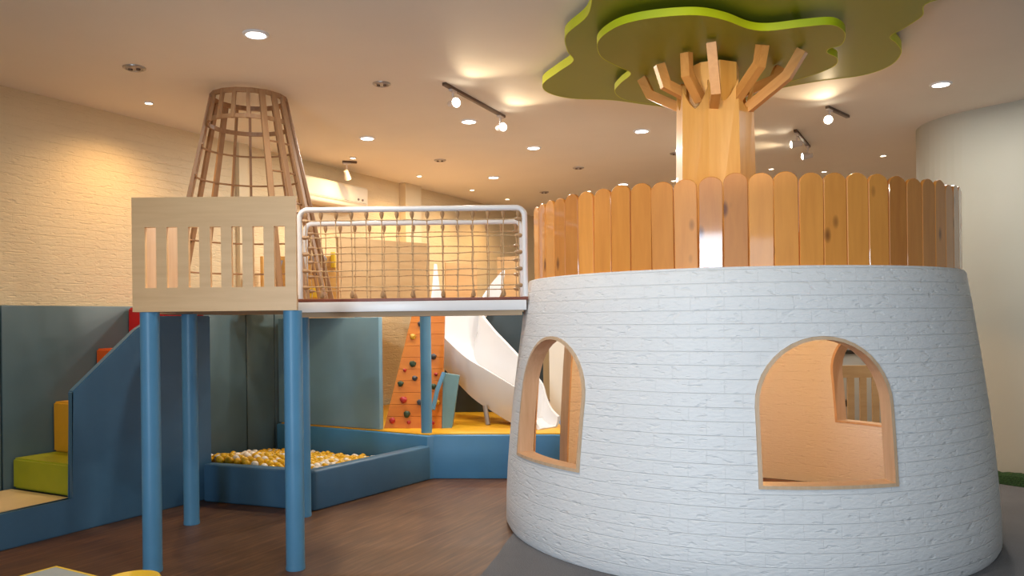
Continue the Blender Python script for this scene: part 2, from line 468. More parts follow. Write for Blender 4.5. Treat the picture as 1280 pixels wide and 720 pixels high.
# artificial turf strip along the right wall
bm = B()
dn = V((0.60, -0.80, 0)); nn = V((-0.80, -0.60, 0))
p0 = V((4.215, 7.32, 0)); ring = []
random.seed(3)
for i in range(60):
    c = p0 + dn * (i * 0.05)
    h = 0.10 + random.uniform(-0.008, 0.008)
    sec = [(0.012, 0.0), (0.012, h * 0.8), (0.03, h), (0.07, h * 0.98), (0.10, h * 0.75), (0.115, 0.0)]
    ring.append([bm.verts.new(c + nn * (s + 0.012) + V((0, 0, z + 0.006 + (random.uniform(-.005, .005) if z else 0)))) for s, z in sec])
for a, b in zip(ring, ring[1:]):
    for k in range(6): bm.faces.new((a[k], a[(k + 1) % 6], b[(k + 1) % 6], b[k]))
bm.faces.new(ring[0]); bm.faces.new(ring[-1][::-1])
single('turf_strip', bm, M['turf'], 'dark green artificial turf strip along the foot of the pale right wall', 'turf strip', loc=p0)

# ------------------------------------------------------------------ brick tower
TC = V((1.644, 5.968, 0)); WT = 0.10
PROF = [(0.0, 1.709), (0.22, 1.700), (0.44, 1.687), (0.66, 1.669), (0.88, 1.646), (1.10, 1.619), (1.32, 1.589), (1.56, 1.556), (1.785, 1.521)]
def RZ(z):
    for (z0, r0), (z1, r1) in zip(PROF, PROF[1:]):
        if z <= z1: return r0 + (r1 - r0) * (z - z0) / (z1 - z0)
    return PROF[-1][1]
tower = root('play_tower', TC, 'large round white brick play tower with arched windows and a pine picket crown', 'play tower')

bm = B()
outp = [(1.690, 0.006), (1.706, 0.03)] + [p for p in PROF[1:-1]] + [(0, 0)][:0]
prof = [(r, z) for z, r in PROF]
prof = [(1.688, 0.008), (1.704, 0.04)] + prof[1:-1] + [(1.523, 1.77), (1.511, 1.785)]
inn = [(RZ(z) - WT, z) for z in (1.785, 1.56, 1.32, 1.10, 0.88, 0.66, 0.44, 0.22, 0.008)]
lathe(bm, TC, prof + inn + [prof[0]], 128)
bmesh.ops.remove_doubles(bm, verts=bm.verts, dist=1e-5)
shell = part(tower, 'tower_wall', bm, M['brick_round'], smooth=40)

def arch(hw, z0, z1, n=20):
    sp = z1 - hw
    pts = [(-hw, z0), (-hw, sp)]
    pts += [(-hw * math.cos(PI * k / n), sp + hw * math.sin(PI * k / n)) for k in range(1, n)]
    pts += [(hw, sp), (hw, z0)]
    return pts
OPEN = [(-87.8, 0.385, 0.57, 1.392, 'w', 0.0), (-151.3, 0.385, 0.57, 1.392, 'w', 0.0), (27.3, 0.385, 0.57, 1.392, 'w', 0.0), (118.0, 0.26, 0.02, 1.52, 'd', 0.776)]
def frame_mtx(deg):
    t = math.radians(deg); n = V((math.cos(t), math.sin(t), 0)); s = V((-math.sin(t), math.cos(t), 0))
    return n, s
cutters = []
for deg, hw, z0, z1, k, sh in OPEN:
    n, s = frame_mtx(deg); bm = B()
    pts = arch(hw, z0, z1)
    hull_prism(bm, [TC + n * (1.1 if k == 'w' else 0.75) + s * (a + sh) + V((0, 0, z)) for a, z in pts], [TC + n * 2.0 + s * (a + sh) + V((0, 0, z)) for a, z in pts])
    bm.transform(Matrix.Translation(-TC))
    me = finish(bm, 'cut', M['beech_v'], 0); c = bpy.data.objects.new('cut', me); COL.objects.link(c); c.matrix_basis = Matrix.Translation(TC)
    md = shell.modifiers.new('cut', 'BOOLEAN'); md.object = c; md.operation = 'DIFFERENCE'; md.solver = 'EXACT'
    cutters.append(c)
bpy.context.view_layer.update()
dg = bpy.context.evaluated_depsgraph_get()
nm = bpy.data.meshes.new_from_object(shell.evaluated_get(dg))
shell.modifiers.clear(); old = shell.data; shell.data = nm; nm.name = 'tower_wall'
nm.materials.clear(); nm.materials.append(M['brick_round'])
for p in nm.polygons: p.material_index = 0; p.use_smooth = True
nm.set_sharp_from_angle(angle=math.radians(40))
bpy.data.meshes.remove(old)
for c in cutters:
    me = c.data; bpy.data.objects.remove(c); bpy.data.meshes.remove(me)

for deg, hw, z0, z1, k, sh in OPEN:
    n, s = frame_mtx(deg); bm = B()
    t = 0.02
    po, pi_ = arch(hw - 0.001, z0 + 0.001, z1 - 0.001), arch(hw - t, z0 + t, z1 - t)
    if k == 'd': po[0] = (po[0][0], 0.012); po[-1] = (po[-1][0], 0.012); pi_[0] = (pi_[0][0], 0.012); pi_[-1] = (pi_[-1][0], 0.012)
    def P(a, z, off):
        r = RZ(z) + off
        return TC + n * math.sqrt(r * r - (a + sh) ** 2) + s * (a + sh) + V((0, 0, z))
    loops = []
    # subdivide the straight runs so that the frame follows the curved wall
    def dense(pts):
        out = []
        m = len(pts); lim = m if k != 'd' else m - 1
        for i in range(lim):
            a, b = pts[i], pts[(i + 1) % m]
            q = 8 if (i == m - 1 or i == 0 or i == m - 2) else 1
            for j in range(q): out.append((a[0] + (b[0] - a[0]) * j / q, a[1] + (b[1] - a[1]) * j / q))
        if k == 'd': out.append(pts[-1])
        return out
    do, di = dense(po), dense(pi_)
    L = [[bm.verts.new(P(a, z, o)) for a, z in pts] for pts, o in ((do, 0.010), (di, 0.010), (di, -WT - 0.008), (do, -WT - 0.008))]
    m = len(do)
    for q in range(4):
        a, b = L[q], L[(q + 1) % 4]
        for i in range(m if k != 'd' else m - 1):
            bm.faces.new((a[i], a[(i + 1) % m], b[(i + 1) % m], b[i]))
    if k == 'd':
        bm.faces.new([l[0] for l in L]); bm.faces.new([l[-1] for l in L][::-1])
    part(tower, 'window_frame' if k == 'w' else 'door_frame', bm, M['beech_v'], 'arched beech window frame' if k == 'w' else 'arched beech doorway frame')

DECK = 1.665
bm = B(); lathe(bm, TC, [(0.01, DECK - 0.05), (1.40, DECK - 0.05), (1.40, DECK), (0.01, DECK), (0.01, DECK - 0.05)], 64)
part(tower, 'upper_deck', bm, M['ply'], 'plywood deck inside the tower top')
bm = B(); cyl(bm, TC, 1.55, 0.0065, 0.014, 64)
part(tower, 'inner_floor', bm, M['inner_floor'], 'dark brown floor inside the tower')
bm = B(); lathe(bm, TC + V((0, 0, DECK - 0.05)), [(0.14, 0.0), (0.14, -0.05), (0.10, -0.075), (0.01, -0.08)], 24, cap=True)
part(tower, 'inside_lamp', bm, emis('warm_inside_lamp', (1.0, 0.66, 0.36), 6.0), 'warm ceiling lamp under the tower deck')

# picket fence crown
fence = None
bm = B(); lathe(bm, TC, [(1.455, 1.70), (1.476, 1.70), (1.476, 1.74), (1.455, 1.74), (1.455, 1.70)], 96)
fence = part(tower, 'picket_fence', bm, M['pine'], 'orange pine picket fence around the tower top')
bm = B(); NP = 68; pw = 0.1335
def plank_bm(h, n=9):
    bm = B(); hw = pw / 2; rad = hw
    pts = [(-hw, 0), (hw, 0), (hw, h - rad * 0.8)]
    pts += [(hw * math.cos(PI * k / n), h - rad * 0.8 + rad * 0.8 * math.sin(PI * k / n)) for k in range(1, n)] + [(-hw, h - rad * 0.8)]
    a = [bm.verts.new((x, 0.0, z)) for x, z in pts]; b = [bm.verts.new((x, 0.022, z)) for x, z in pts]; m = len(pts)
    bm.faces.new(a[::-1]); bm.faces.new(b)
    fs = [bm.faces.new((a[i], a[(i + 1) % m], b[(i + 1) % m], b[i])) for i in range(m)]
    es = [e for e in bm.edges if abs(e.verts[0].co.y - e.verts[1].co.y) < 1e-6]
    bmesh.ops.bevel(bm, geom=es, offset=0.003, segments=1, affect='EDGES')
    return bm
pmesh = [finish(plank_bm(h), 'plank', M['pine'], 30) for h in (0.575, 0.585, 0.592, 0.580)]
random.seed(11)
for i in range(NP):
    deg = -88.6 + i * 360.0 / NP
    d = (deg + 360) % 360
    if 153.0 < d < 190.0: continue
    t = math.radians(deg); n = V((math.cos(t), math.sin(t), 0))
    o = bpy.data.objects.new('plank', random.choice(pmesh)); COL.objects.link(o)
    o.parent = fence
    tilt = random.uniform(-0.006, 0.006)
    o.matrix_basis = Matrix.Translation(n * 1.499 + V((0, 0, 1.722 + random.uniform(-0.004, 0.004)))) @ Matrix.Rotation(t + PI / 2, 4, 'Z') @ Matrix.Rotation(tilt, 4, 'Y')

# ------------------------------------------------------------------ tree and its canopy
TR = V((1.365, 5.33, DECK))
tree = root('timber_tree', TR, 'honey timber tree trunk with bent branches rising inside the picket fence', 'tree')
bm = B()
def trunk_ring(r, z, seg=8, rot=PI / 8): return [(r * math.cos(2 * PI * k / seg + rot), r * math.sin(2 * PI * k / seg + rot), z) for k in range(seg)]
for k in range(8):                       # eight long boards, each with a scalloped end
    a0, a1 = 2 * PI * k / 8 + PI / 8, 2 * PI * (k + 1) / 8 + PI / 8
    p = V((math.cos(a0), math.sin(a0), 0)); q = V((math.cos(a1), math.sin(a1), 0))
    lo_r, hi_r = 0.272, 0.250
    n = 8; outer = []; zt = 2.86
    loop = [p * lo_r, q * lo_r]
    pts = [p * lo_r + V((0, 0, DECK + 0.001)), q * lo_r + V((0, 0, DECK + 0.001))]
    for j in range(n + 1):
        f = 1 - j / n
        z = zt + 0.14 * (abs(2 * f - 1) ** 1.6) + (0.02 if k % 2 else -0.01)
        pts.append(p * hi_r * (1 - f) + q * hi_r * f + V((0, 0, z)))
    mid = ((p + q) / 2).normalized() * 0.025
    hull_prism(bm, [TR * V((1, 1, 0)) + x for x in pts] if False else [V((TR.x, TR.y, 0)) + x for x in pts], [V((TR.x, TR.y, 0)) + x - mid for x in pts])
tr = part(tree, 'trunk', bm, M['trunk'], smooth=0)
bm = B(); lathe(bm, V((TR.x, TR.y, 0)), [(0.185, DECK + 0.001), (0.165, 3.165)], 8, cap=True)
part(tree, 'core_post', bm, M['trunk'], 'inner octagonal post reaching the canopy', smooth=0)
TC2 = V((TR.x, TR.y, 0))
def branch(base, bend, tip):
    d = (tip - TC2); d.z = 0; d.normalize(); s = V((-d.y, d.x, 0))
    bm = B(); beam(bm, [base, bend, tip], 0.058, 0.062, s)
    part(tree, 'branch', bm, M['branch'], smooth=0, frame=Matrix.Translation(base) @ align((bend - base).normalized()))
for tp, bp, by, f in (((803, 99), (813, 119), 141, .8), ((824, 81), (832, 106), 122, .85), ((858, 66), (859, 93), 128, .8), ((889, 53), (895, 114), 137, .75), ((953, 56), (949, 81), 130, .8), ((1003, 63), (984, 95), 143, .72), ((974, 85), (967, 100), 120, .85)):
    tip = onz(*tp, 3.172); d = tip - TC2; d.z = 0; d.normalize()
    base = TC2 + d * 0.2; base.z = at(600, by, base.y).z
    bend = at(*bp, base.y + (tip.y - base.y) * f)
    branch(base, bend, tip)
for deg in (62, 104):
    d = V((math.cos(math.radians(deg)), math.sin(math.radians(deg)), 0))
    branch(TC2 + d * 0.2 + V((0, 0, 2.8)), TC2 + d * 0.40 + V((0, 0, 3.0)), TC2 + d * 0.46 + V((0, 0, 3.17)))

def smooth_loop(pts, n=6):
    out = []; m = len(pts)
    for i in range(m):
        p0, p1, p2, p3 = (V(pts[(i + j - 1) % m]) for j in range(4))
        for k in range(n):
            t = k / n
            out.append(0.5 * ((2 * p1) + (-p0 + p2) * t + (2 * p0 - 5 * p1 + 4 * p2 - p3) * t * t + (-p0 + 3 * p1 - 3 * p2 + p3) * t ** 3))
    return out
def layer(name, pts, z0, z1):
    loop = smooth_loop(pts)
    bm = B(); prism(bm, [(p.x, p.y) for p in loop], z0, z1)
    o = part(canopy, name, bm, M['green_board'], smooth=0)
    m = len(loop); nrm = []
    for i in range(m):
        t = (loop[(i + 1) % m] - loop[i - 1]).normalized(); nrm.append(V((t.y, -t.x)))
    area = sum(loop[i].x * loop[(i + 1) % m].y - loop[(i + 1) % m].x * loop[i].y for i in range(m))
    if area < 0: nrm = [-n for n in nrm]
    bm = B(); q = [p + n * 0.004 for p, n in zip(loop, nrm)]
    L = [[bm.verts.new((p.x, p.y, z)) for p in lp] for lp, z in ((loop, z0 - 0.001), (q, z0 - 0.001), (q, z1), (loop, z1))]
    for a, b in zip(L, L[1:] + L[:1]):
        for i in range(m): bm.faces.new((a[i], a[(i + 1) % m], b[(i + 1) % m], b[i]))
    part(o, 'lit_edge', bm, M['green_lit_edge'], 'canopy edge with its light put into a brighter lime')  # brighter strip stands in for light falling on the rim
Z1, Z2 = 3.275, 3.19
canopy = root('leaf_canopy', (1.37, 5.2, CEIL), 'two layered lime green cloud shaped canopy under the ceiling above the timber tree', 'canopy')
up_px = [(735, 19), (708, 44), (710, 64), (717, 76), (698, 90), (679, 105), (686, 116), (715, 123), (765, 125), (810, 131), (860, 136), (915, 131), (965, 113), (1020, 102), (1078, 94), (1112, 82), (1126, 66), (1120, 54), (1112, 46), (1128, 36), (1152, 20), (1163, 2)]
outl = [onz(x, y, Z1).to_2d() for x, y in up_px]
outl += [V((2.72, 4.30)), V((2.72, 3.85)), V((2.38, 3.62)), V((2.02, 3.70)), V((1.72, 3.52)), V((1.30, 3.42)), V((0.92, 3.60)), V((0.66, 3.90)), V((0.48, 4.25))]
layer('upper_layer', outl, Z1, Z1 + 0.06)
lo_px = [(747, 56), (756, 43), (780, 30), (820, 22), (870, 19), (905, 25), (935, 36), (960, 38.5), (1000, 34), (1035, 31), (1050, 35), (1056, 44), (1051, 56), (1036, 61), (1034, 66), (1046, 73), (1040, 84), (1005, 97), (965, 108), (920, 122), (870, 130), (820, 130), (783, 125), (769, 115), (776, 104), (789, 92), (775, 84), (753, 72)]
outl2 = [onz(x, y, Z2).to_2d() for x, y in lo_px]
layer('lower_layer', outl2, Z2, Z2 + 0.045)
for px, py in ((800, 60), (1000, 50), (900, 100)):
    p = onz(px, py, Z2); bm = B(); cyl(bm, (p.x, p.y, 0), 0.02, Z2 + 0.04, CEIL - 0.001, 10)
    part(canopy, 'hanger', bm, M['white'])

# ------------------------------------------------------------------ near platform
FL, FR, RR, RL = V((-2.20, 4.86, 0)), V((-1.335, 4.87, 0)), V((-1.63, 6.20, 0)), V((-2.42, 6.00, 0))
plat = root('play_platform', (-1.85, 5.5, 0), 'raised play platform on blue padded posts with a slotted pale beech front', 'play platform')
bm = B()
dk = [(-2.285, 4.86), (-1.30, 4.87), (-1.532, 5.65), (-1.532, 6.36), (-1.43, 6.40), (-1.43, 7.16), (-2.56, 7.20), (-2.59, 6.92), (-2.67, 6.70), (-2.79, 6.45), (-2.60, 5.9), (-2.30, 5.5)]
prism(bm, dk, 1.575, DECK)
part(plat, 'deck', bm, M['ply'], 'plywood platform deck', smooth=0)
random.seed(5)
for p in (FL, FR, RL, RR):
    bm = B(); cyl(bm, p, 0.056, 0.0, 1.573, 24, round_top=0.0)
    lathe(bm, p, [(0.057, 0.0), (0.0585, 0.012), (0.0565, 0.03)], 24)
    part(plat, 'post', bm, M['vinyl_pole'], 'round post wrapped in sky blue vinyl')
# slotted front panel
bm = B()
pA, pB = at(167, 247, 4.83), at(371, 249, 4.845)
pA.z = pB.z = 0
ex = (pB - pA).normalized(); W = (pB - pA).length; ey = V((-ex.y, ex.x, 0))
z0, z1 = 1.575, 2.262
def slotted(bm, o, ex, ey, w, z0, z1, slots, sz0, sz1, th):
    xs = sorted({0.0, w} | {x for s in slots for x in s})
    def q(x0, x1, a0, a1):
        hull_prism(bm, [o + ex * x + V((0, 0, z)) for x, z in ((x0, a0), (x1, a0), (x1, a1), (x0, a1))], [o + ex * x + ey * th + V((0, 0, z)) for x, z in ((x0, a0), (x1, a0), (x1, a1), (x0, a1))])
    zs = [z0, sz0, sz1, z1]
    vf = {}
    holes = {(a, b) for a, b in slots}
    cells = []
    for i in range(len(xs) - 1):
        for j in range(3):
            if j == 1 and (xs[i], xs[i + 1]) in holes: continue
            cells.append((i, j))
    def v(i, j, k):
        if (i, j, k) not in vf: vf[(i, j, k)] = bm.verts.new(o + ex * xs[i] + ey * (th * k) + V((0, 0, zs[j])))
        return vf[(i, j, k)]
    cs = set(cells)
    for i, j in cells:
        bm.faces.new((v(i, j, 0), v(i + 1, j, 0), v(i + 1, j + 1, 0), v(i, j + 1, 0)))
        bm.faces.new((v(i, j, 1), v(i, j + 1, 1), v(i + 1, j + 1, 1), v(i + 1, j, 1)))
        for di, dj, e in ((-1, 0, ((i, j), (i, j + 1))), (1, 0, ((i + 1, j + 1), (i + 1, j))), (0, -1, ((i + 1, j), (i, j))), (0, 1, ((i, j + 1), (i + 1, j + 1)))):
            if (i + di, j + dj) not in cs:
                (a, b), (c, d) = e
                bm.faces.new((v(a, b, 0), v(c, d, 0), v(c, d, 1), v(a, b, 1)))
k = W / 204.0
slots = [((x0 - 167) * k, (x1 - 167) * k) for x0, x1 in ((183, 197), (210, 223.5), (237, 250.5), (264, 277.5), (290.5, 304), (317, 330.5), (343.5, 357))]
slotted(bm, pA + V((0, -0.03, 0)), ex, ey, W, z0, z1, slots, 1.718, 2.082, 0.03)
bmesh.ops.bevel(bm, geom=[e for e in bm.edges if len(e.link_faces) == 2 and e.calc_face_angle(0) > 1], offset=0.002, segments=1, affect='EDGES')
part(plat, 'slotted_panel', bm, M['beech'], 'pale beech front panel with seven upright slots', frame=Matrix.Translation(pA))
bm = B()
hull_prism(bm, [V((-2.280, 4.875, DECK)), V((-2.255, 4.875, DECK)), V((-2.255, 4.875, 2.25)), V((-2.280, 4.875, 2.25))], [V((-2.285, 5.45, DECK)), V((-2.260, 5.45, DECK)), V((-2.260, 5.45, 2.25)), V((-2.285, 5.45, 2.25))])
part(plat, 'side_panel', bm, M['beech_v'], 'plain pale side panel at the stair side', smooth=0)

# ------------------------------------------------------------------ slatted cone cage
CC = V((-2.115, 6.50, 0)); cage = root('slatted_cone_cage', CC + V((0, 0, DECK)), 'tall tapering cage of brown wooden slats standing on the platform', 'cage tower')
zt = 3.325; rb, rt = 0.65, 0.292
def rc(z): return rb + (rt - rb) * (z - DECK) / (zt - DECK)
NS = 18
for k in range(NS):
    deg = 287 + k * 20.0; d = deg % 360; t = math.radians(deg)
    n = V((math.cos(t), math.sin(t), 0)); s = V((-math.sin(t), math.cos(t), 0))
    front = 225 < d < 293
    back = 40 < d < 140
    zlo = 3.085 if front else DECK + 0.014
    w, h = (0.021, 0.018) if back else (0.046, 0.022)
    bm = B(); a, b = CC + n * rc(zlo) + V((0, 0, zlo)), CC + n * rc(zt) + V((0, 0, zt))
    beam(bm, [a, b], w if not front else 0.028, h, s)
    part(cage, 'slat', bm, M['slat'], smooth=0, frame=Matrix.Translation(a) @ align(b - a))
def hoop(z, d0, d1, w, h, off, mat='slat', closed=False):
    bm = B(); n = max(6, int(abs(d1 - d0) / 7.5)); r = rc(z) + off
    pts = [CC + V((r * math.cos(math.radians(d0 + (d1 - d0) * k / n)), r * math.sin(math.radians(d0 + (d1 - d0) * k / n)), z)) for k in range(n + (0 if closed else 1))]
    tube(bm, pts, w / 2, 6, closed)
    return part(cage, 'hoop', bm, M[mat])
bm = B(); lathe(bm, CC, [(rc(3.31) - 0.016, 3.298), (rc(3.31) + 0.012, 3.298), (rc(3.33) + 0.012, 3.333), (rc(3.33) - 0.016, 3.333), (rc(3.31) - 0.016, 3.298)], 16)
part(cage, 'ring', bm, M['slat'], 'wide top ring', smooth=0)
bm = B(); lathe(bm, CC, [(rc(3.11) - 0.024, 3.09), (rc(3.11) - 0.006, 3.09), (rc(3.13) - 0.006, 3.122), (rc(3.13) - 0.024, 3.122), (rc(3.11) - 0.024, 3.09)], 32)
part(cage, 'ring', bm, M['slat'], 'second ring below the top', smooth=0)
for z in (2.92, 2.68, 2.44, 2.19, 1.93): hoop(z, -55 if z > 2.4 else -10, 213, 0.016, 0.016, -0.016)

# ------------------------------------------------------------------ rope bridge
bridge = root('rope_bridge', (-0.65, 6.05, 1.58), 'white railed rope net bridge between the platform and the brick tower', 'bridge')
bx0, bx1, by0, by1 = -1.526, 0.104, 5.68, 6.34
def bend_x(y, z): return TC.x - math.sqrt((RZ(z) + 0.010) ** 2 - (y - TC.y) ** 2)
bm = B(); prism(bm, [(bx0, by0)] + [(bend_x(by0 + (by1 - by0) * k / 8, 1.645), by0 + (by1 - by0) * k / 8) for k in range(9)] + [(bx0, by1)], DECK - 0.022, DECK, bev=0.003)
part(bridge, 'deck_board', bm, M['deck_red'], 'red brown deck board')
bm = B(); box(bm, ((bx0 + bx1) / 2, by0 + 0.02, 1.607), (bx1 - bx0, 0.045, 0.072), bev=0.004)
part(bridge, 'beam', bm, M['white'], 'white steel edge beam')
bm = B(); box(bm, ((bx0 + bx1) / 2, by1 - 0.02, 1.607), (bx1 - bx0, 0.045, 0.072), bev=0.004)
part(bridge, 'beam', bm, M['white'], 'white steel edge beam')
bm = B(); prism(bm, [(bx0, by0 + 0.045), (bx1 - 0.03, by0 + 0.045), (bx1 - 0.03, by1 - 0.045), (bx0, by1 - 0.045)], 1.537, 1.64)
part(bridge, 'underside', bm, M['ply'], 'bare plywood underside', smooth=0)
def rail(y, x0, x1, ztop, r=0.020):
    bm = B(); rr = 0.06; pts = [V((x0, y, DECK + 0.003))]
    pts += [V((x0 + rr - rr * math.cos(PI / 2 * k / 5), y, ztop - rr + rr * math.sin(PI / 2 * k / 5))) for k in range(6)]
    pts += [V((x1 - rr + rr * math.sin(PI / 2 * k / 5), y, ztop - rr + rr * math.cos(PI / 2 * k / 5))) for k in range(6)]
    pts.append(V((x1, y, DECK + 0.003)))
    tube(bm, pts, r, 12)
    return part(bridge, 'rail_frame', bm, M['white'], 'white tubular rail frame')
def clip_bm(p, d):
    bm = B(); lathe(bm, p, [(0.005, 0.0), (0.014, 0.006), (0.016, 0.020), (0.011, 0.040), (0.005, 0.054)], 8, cap=True, mtx=align(d))
    return bm
def net(y, x0, x1, ztop, nx, nz, seed):
    f = rail(y, x0, x1, ztop)
    random.seed(seed)
    xa, xb = x0 + 0.045, x1 - 0.045; za, zb = DECK + 0.012, ztop - 0.02
    J = {}
    for i in range(nx):
        for j in range(nz):
            J[i, j] = V((xa + (xb - xa) * i / (nx - 1) + random.uniform(-.005, .005), y + random.uniform(-.006, .006), za + (zb - za) * (j + 0.6) / (nz + 0.1) + random.uniform(-.005, .005)))
    bm = B()
    for i in range(nx):
        x = xa + (xb - xa) * i / (nx - 1)
        tube(bm, [V((x, y, DECK + 0.003))] + [J[i, j] for j in range(nz)] + [V((x, y, zb))], 0.0040, 5)
    for j in range(nz):
        z = za + (zb - za) * (j + 0.6) / (nz + 0.1)
        pts = [V((x0, y, z))] + [J[i, j] for i in range(nx)] + [V((x1, y, z))]
        tube(bm, pts, 0.0040, 5)
    for p in J.values():
        bmesh.ops.create_icosphere(bm, subdivisions=1, radius=0.0100, matrix=Matrix.Translation(p))
    nt_ = part(bridge, 'rope_net', bm, M['rope'], 'knotted hemp rope net')
    cl = []
    for i in range(nx):
        x = xa + (xb - xa) * i / (nx - 1)
        cl.append((V((x, y, zb + 0.002)), (0, 0, -1)))
        if i % 2: cl.append((V((x, y, DECK + 0.003)), (0, 0, 1)))
    for j in range(nz):
        z = za + (zb - za) * (j + 0.6) / (nz + 0.1)
        cl.append((V((x0 + 0.018, y, z)), (1, 0, 0))); cl.append((V((x1 - 0.018, y, z)), (-1, 0, 0)))
    for p, d in cl: part(nt_, 'rope_clip', clip_bm(p, d), M['clip'])
net(5.70, -1.506, 0.098, 2.300, 15, 5, 1)
net(6.30, -1.62, 0.085, 2.275, 15, 5, 2)

# ------------------------------------------------------------------ soft stairs
S0 = V((-3.42, 5.34, 0)); sd = V((0.53, 1.0, 0)).normalized(); sp = V((sd.y, -sd.x, 0))     # stair direction and the outward side
def st(t, s, z=0.0): return S0 + sd * t + sp * s + V((0, 0, z))
stairs = root('soft_staircase', st(0.7, -0.35), 'padded blue staircase with cream, lime, yellow, orange and red soft steps', 'staircase')
bm = B()
side = [(-1.25, 0.0), (-1.25, 0.24), (0.505, 0.24), (0.505, 1.02), (1.03, 1.46), (1.22, 1.567), (1.755, 1.567), (1.755, 0.0)]
def t_of(y): return (y - 5.34) / sd.y
hull_prism(bm, [st(t, -0.06, z) for t, z in side], [st(t, 0.0, z) for t, z in side])
bmesh.ops.bevel(bm, geom=[e for e in bm.edges], offset=0.008, segments=2, affect='EDGES')
part(stairs, 'side_wall', bm, M['vinyl'], 'dark blue padded side wall')
WID = 0.80
def step(name, t0, t1, z0, z1, mat, lab):
    bm = B(); hull_prism(bm, [st(t0, -0.065, z0), st(t1, -0.065, z0), st(t1, -0.065, z1), st(t0, -0.065, z1)], [st(t0, -WID, z0), st(t1, -WID, z0), st(t1, -WID, z1), st(t0, -WID, z1)])
    bmesh.ops.bevel(bm, geom=list(bm.edges), offset=0.014, segments=3, affect='EDGES')
    part(stairs, 'step', bm, M[mat], lab)
g0 = 0.505
step('step', -1.25, 0.53, 0.0, 0.245, 'cream_step', 'cream bottom landing')
step('step', g0 + 0.03, 0.95, 0.246, 0.48, 'green_step', 'lime green step')
step('step', 0.86, 1.32, 0.481, 0.885, 'yellow_mat', 'yellow step')
step('step', 1.24, 1.66, 0.886, 1.30, 'orange_step', 'orange step')
step('step', 1.55, 1.75, 1.301, 1.65, 'red_step', 'red top step')

# wall pads on the left wall
WP = st((V((-3.88, 6.14, 0)) - S0).dot(sd), -0.811)
def wpad(name, t0, t1, z0, z1, th, mat, lab, rel=0.0):
    o = WP + sd * t0; e = WP + sd * t1; n = -sp
    bm = B(); prism(bm, [o + sp * rel, e + sp * rel, e + n * th, o + n * th], z0, z1, bev=0.012)
    return single(name, bm, M[mat], lab, 'wall pad', 'padded panels along the left wall', loc=(o + e) / 2 + V((0, 0, z0)))
pads = [(-1.75, -0.03, 'grey blue wall pad left of the lime step, cut off by the frame'),
        (-0.02, 1.30, 'wide grey blue wall pad behind the lime and orange soft steps'),
        (1.31, 2.44, 'grey blue wall pad behind the red top step, under the platform'),
        (2.45, 2.84, 'narrow dark wall pad at the left end of the ball pit'),
        (2.85, 3.27, 'narrow wall pad in the corner of the ball pit beside the big panel')]
WALLGAP = 0.06
for i, (t0, t1, lab) in enumerate(pads):
    wpad('wall_pad', t0, t1, 0.0, 1.662, WALLGAP, 'pad', lab)

# ------------------------------------------------------------------ ball pit
A, Bc, Cc, D = V((-2.62, 6.74, 0)), V((-1.58, 6.34, 0)), V((-0.785, 7.56, 0)), V((-2.57, 8.62, 0))
pit = root('ball_pit', (-1.9, 7.3, 0), 'low blue padded ball pit full of yellow and white balls', 'ball pit')
def wallbar(p, q, th, z, name, mat, lab, bev=0.02):
    d = (q - p).normalized(); n = V((-d.y, d.x, 0))
    bm = B(); prism(bm, [p, q, q + n * th, p + n * th], 0.0, z, bev=bev, seg=3)
    return part(pit, name, bm, M[mat], lab)
wallbar(A, Bc + (Bc - A).normalized() * 0.0, 0.11, 0.318, 'front_wall', 'vinyl', 'left front rim')
wallbar(Bc, Cc, 0.11, 0.322, 'front_wall', 'vinyl', 'right front rim')
bm = B(); prism(bm, [A + V((0.02, 0.05, 0)), Bc + V((0.0, 0.08, 0)), Cc + V((-0.08, 0.0, 0)), D + V((0.1, -0.08, 0)), st(2.5, -0.78), st(1.80, -0.78), st(1.80, 0.03)], 0.0, 0.03)
part(pit, 'base_mat', bm, M['vinyl'], 'padded pit floor', smooth=0)

# play balls
def inside(p, poly):
    c = False; n = len(poly)
    for i in range(n):
        a, b = poly[i], poly[(i + 1) % n]
        if (a.y > p.y) != (b.y > p.y) and p.x < (b.x - a.x) * (p.y - a.y) / (b.y - a.y) + a.x: c = not c
    return c
BR = 0.032
dAB = (Bc - A).normalized(); nAB = V((-dAB.y, dAB.x, 0)); dBC = (Cc - Bc).normalized(); nBC = V((-dBC.y, dBC.x, 0))
poly = [A + nAB * 0.17 + dAB * 0.05, Bc + nAB * 0.17 + nBC * 0.17, Cc + nBC * 0.17 - dBC * 0.12, D + V((0.12, -0.13, 0)), D - sd * 1.2 + sp * 0.10, A + V((0.02, 0.22, 0))]
def surf(p):
    q = (p - A).dot(nAB)
    h = 0.295 - 0.115 * max(0, q - 0.15) / 1.5
    h += 0.075 * math.exp(-((p - V((-2.35, 7.12, 0))).length / 0.42) ** 2)
    h += 0.03 * math.exp(-((p - V((-1.5, 7.0, 0))).length / 0.35) ** 2)
    return h
random.seed(21)
cand = []
sx = 2 * BR * 1.035; sy = sx * 0.866
for j in range(60):
    for i in range(60):
        p = V((-3.3 + i * sx + (sx / 2 if j % 2 else 0), 6.3 + j * sy, 0))
        if inside(p, poly):
            dmp = random.uniform(-0.012, 0.014)
            cand.append(V((p.x + random.uniform(-.001, .001), p.y + random.uniform(-.001, .001), surf(p) + dmp - BR)))
cand.sort(key=lambda p: (p - V((0, 0, 1.5))).length)
def ball_mesh(mat, name):
    bm = B(); bmesh.ops.create_icosphere(bm, subdivisions=3, radius=BR)
    return finish(bm, name, mat, 60)
bmy, bmw = ball_mesh(M['ball_yellow'], 'yellow_ball'), ball_mesh(M['ball_white'], 'white_ball')
random.seed(22)
vis = [p for p in cand if p.x < 99][:300]
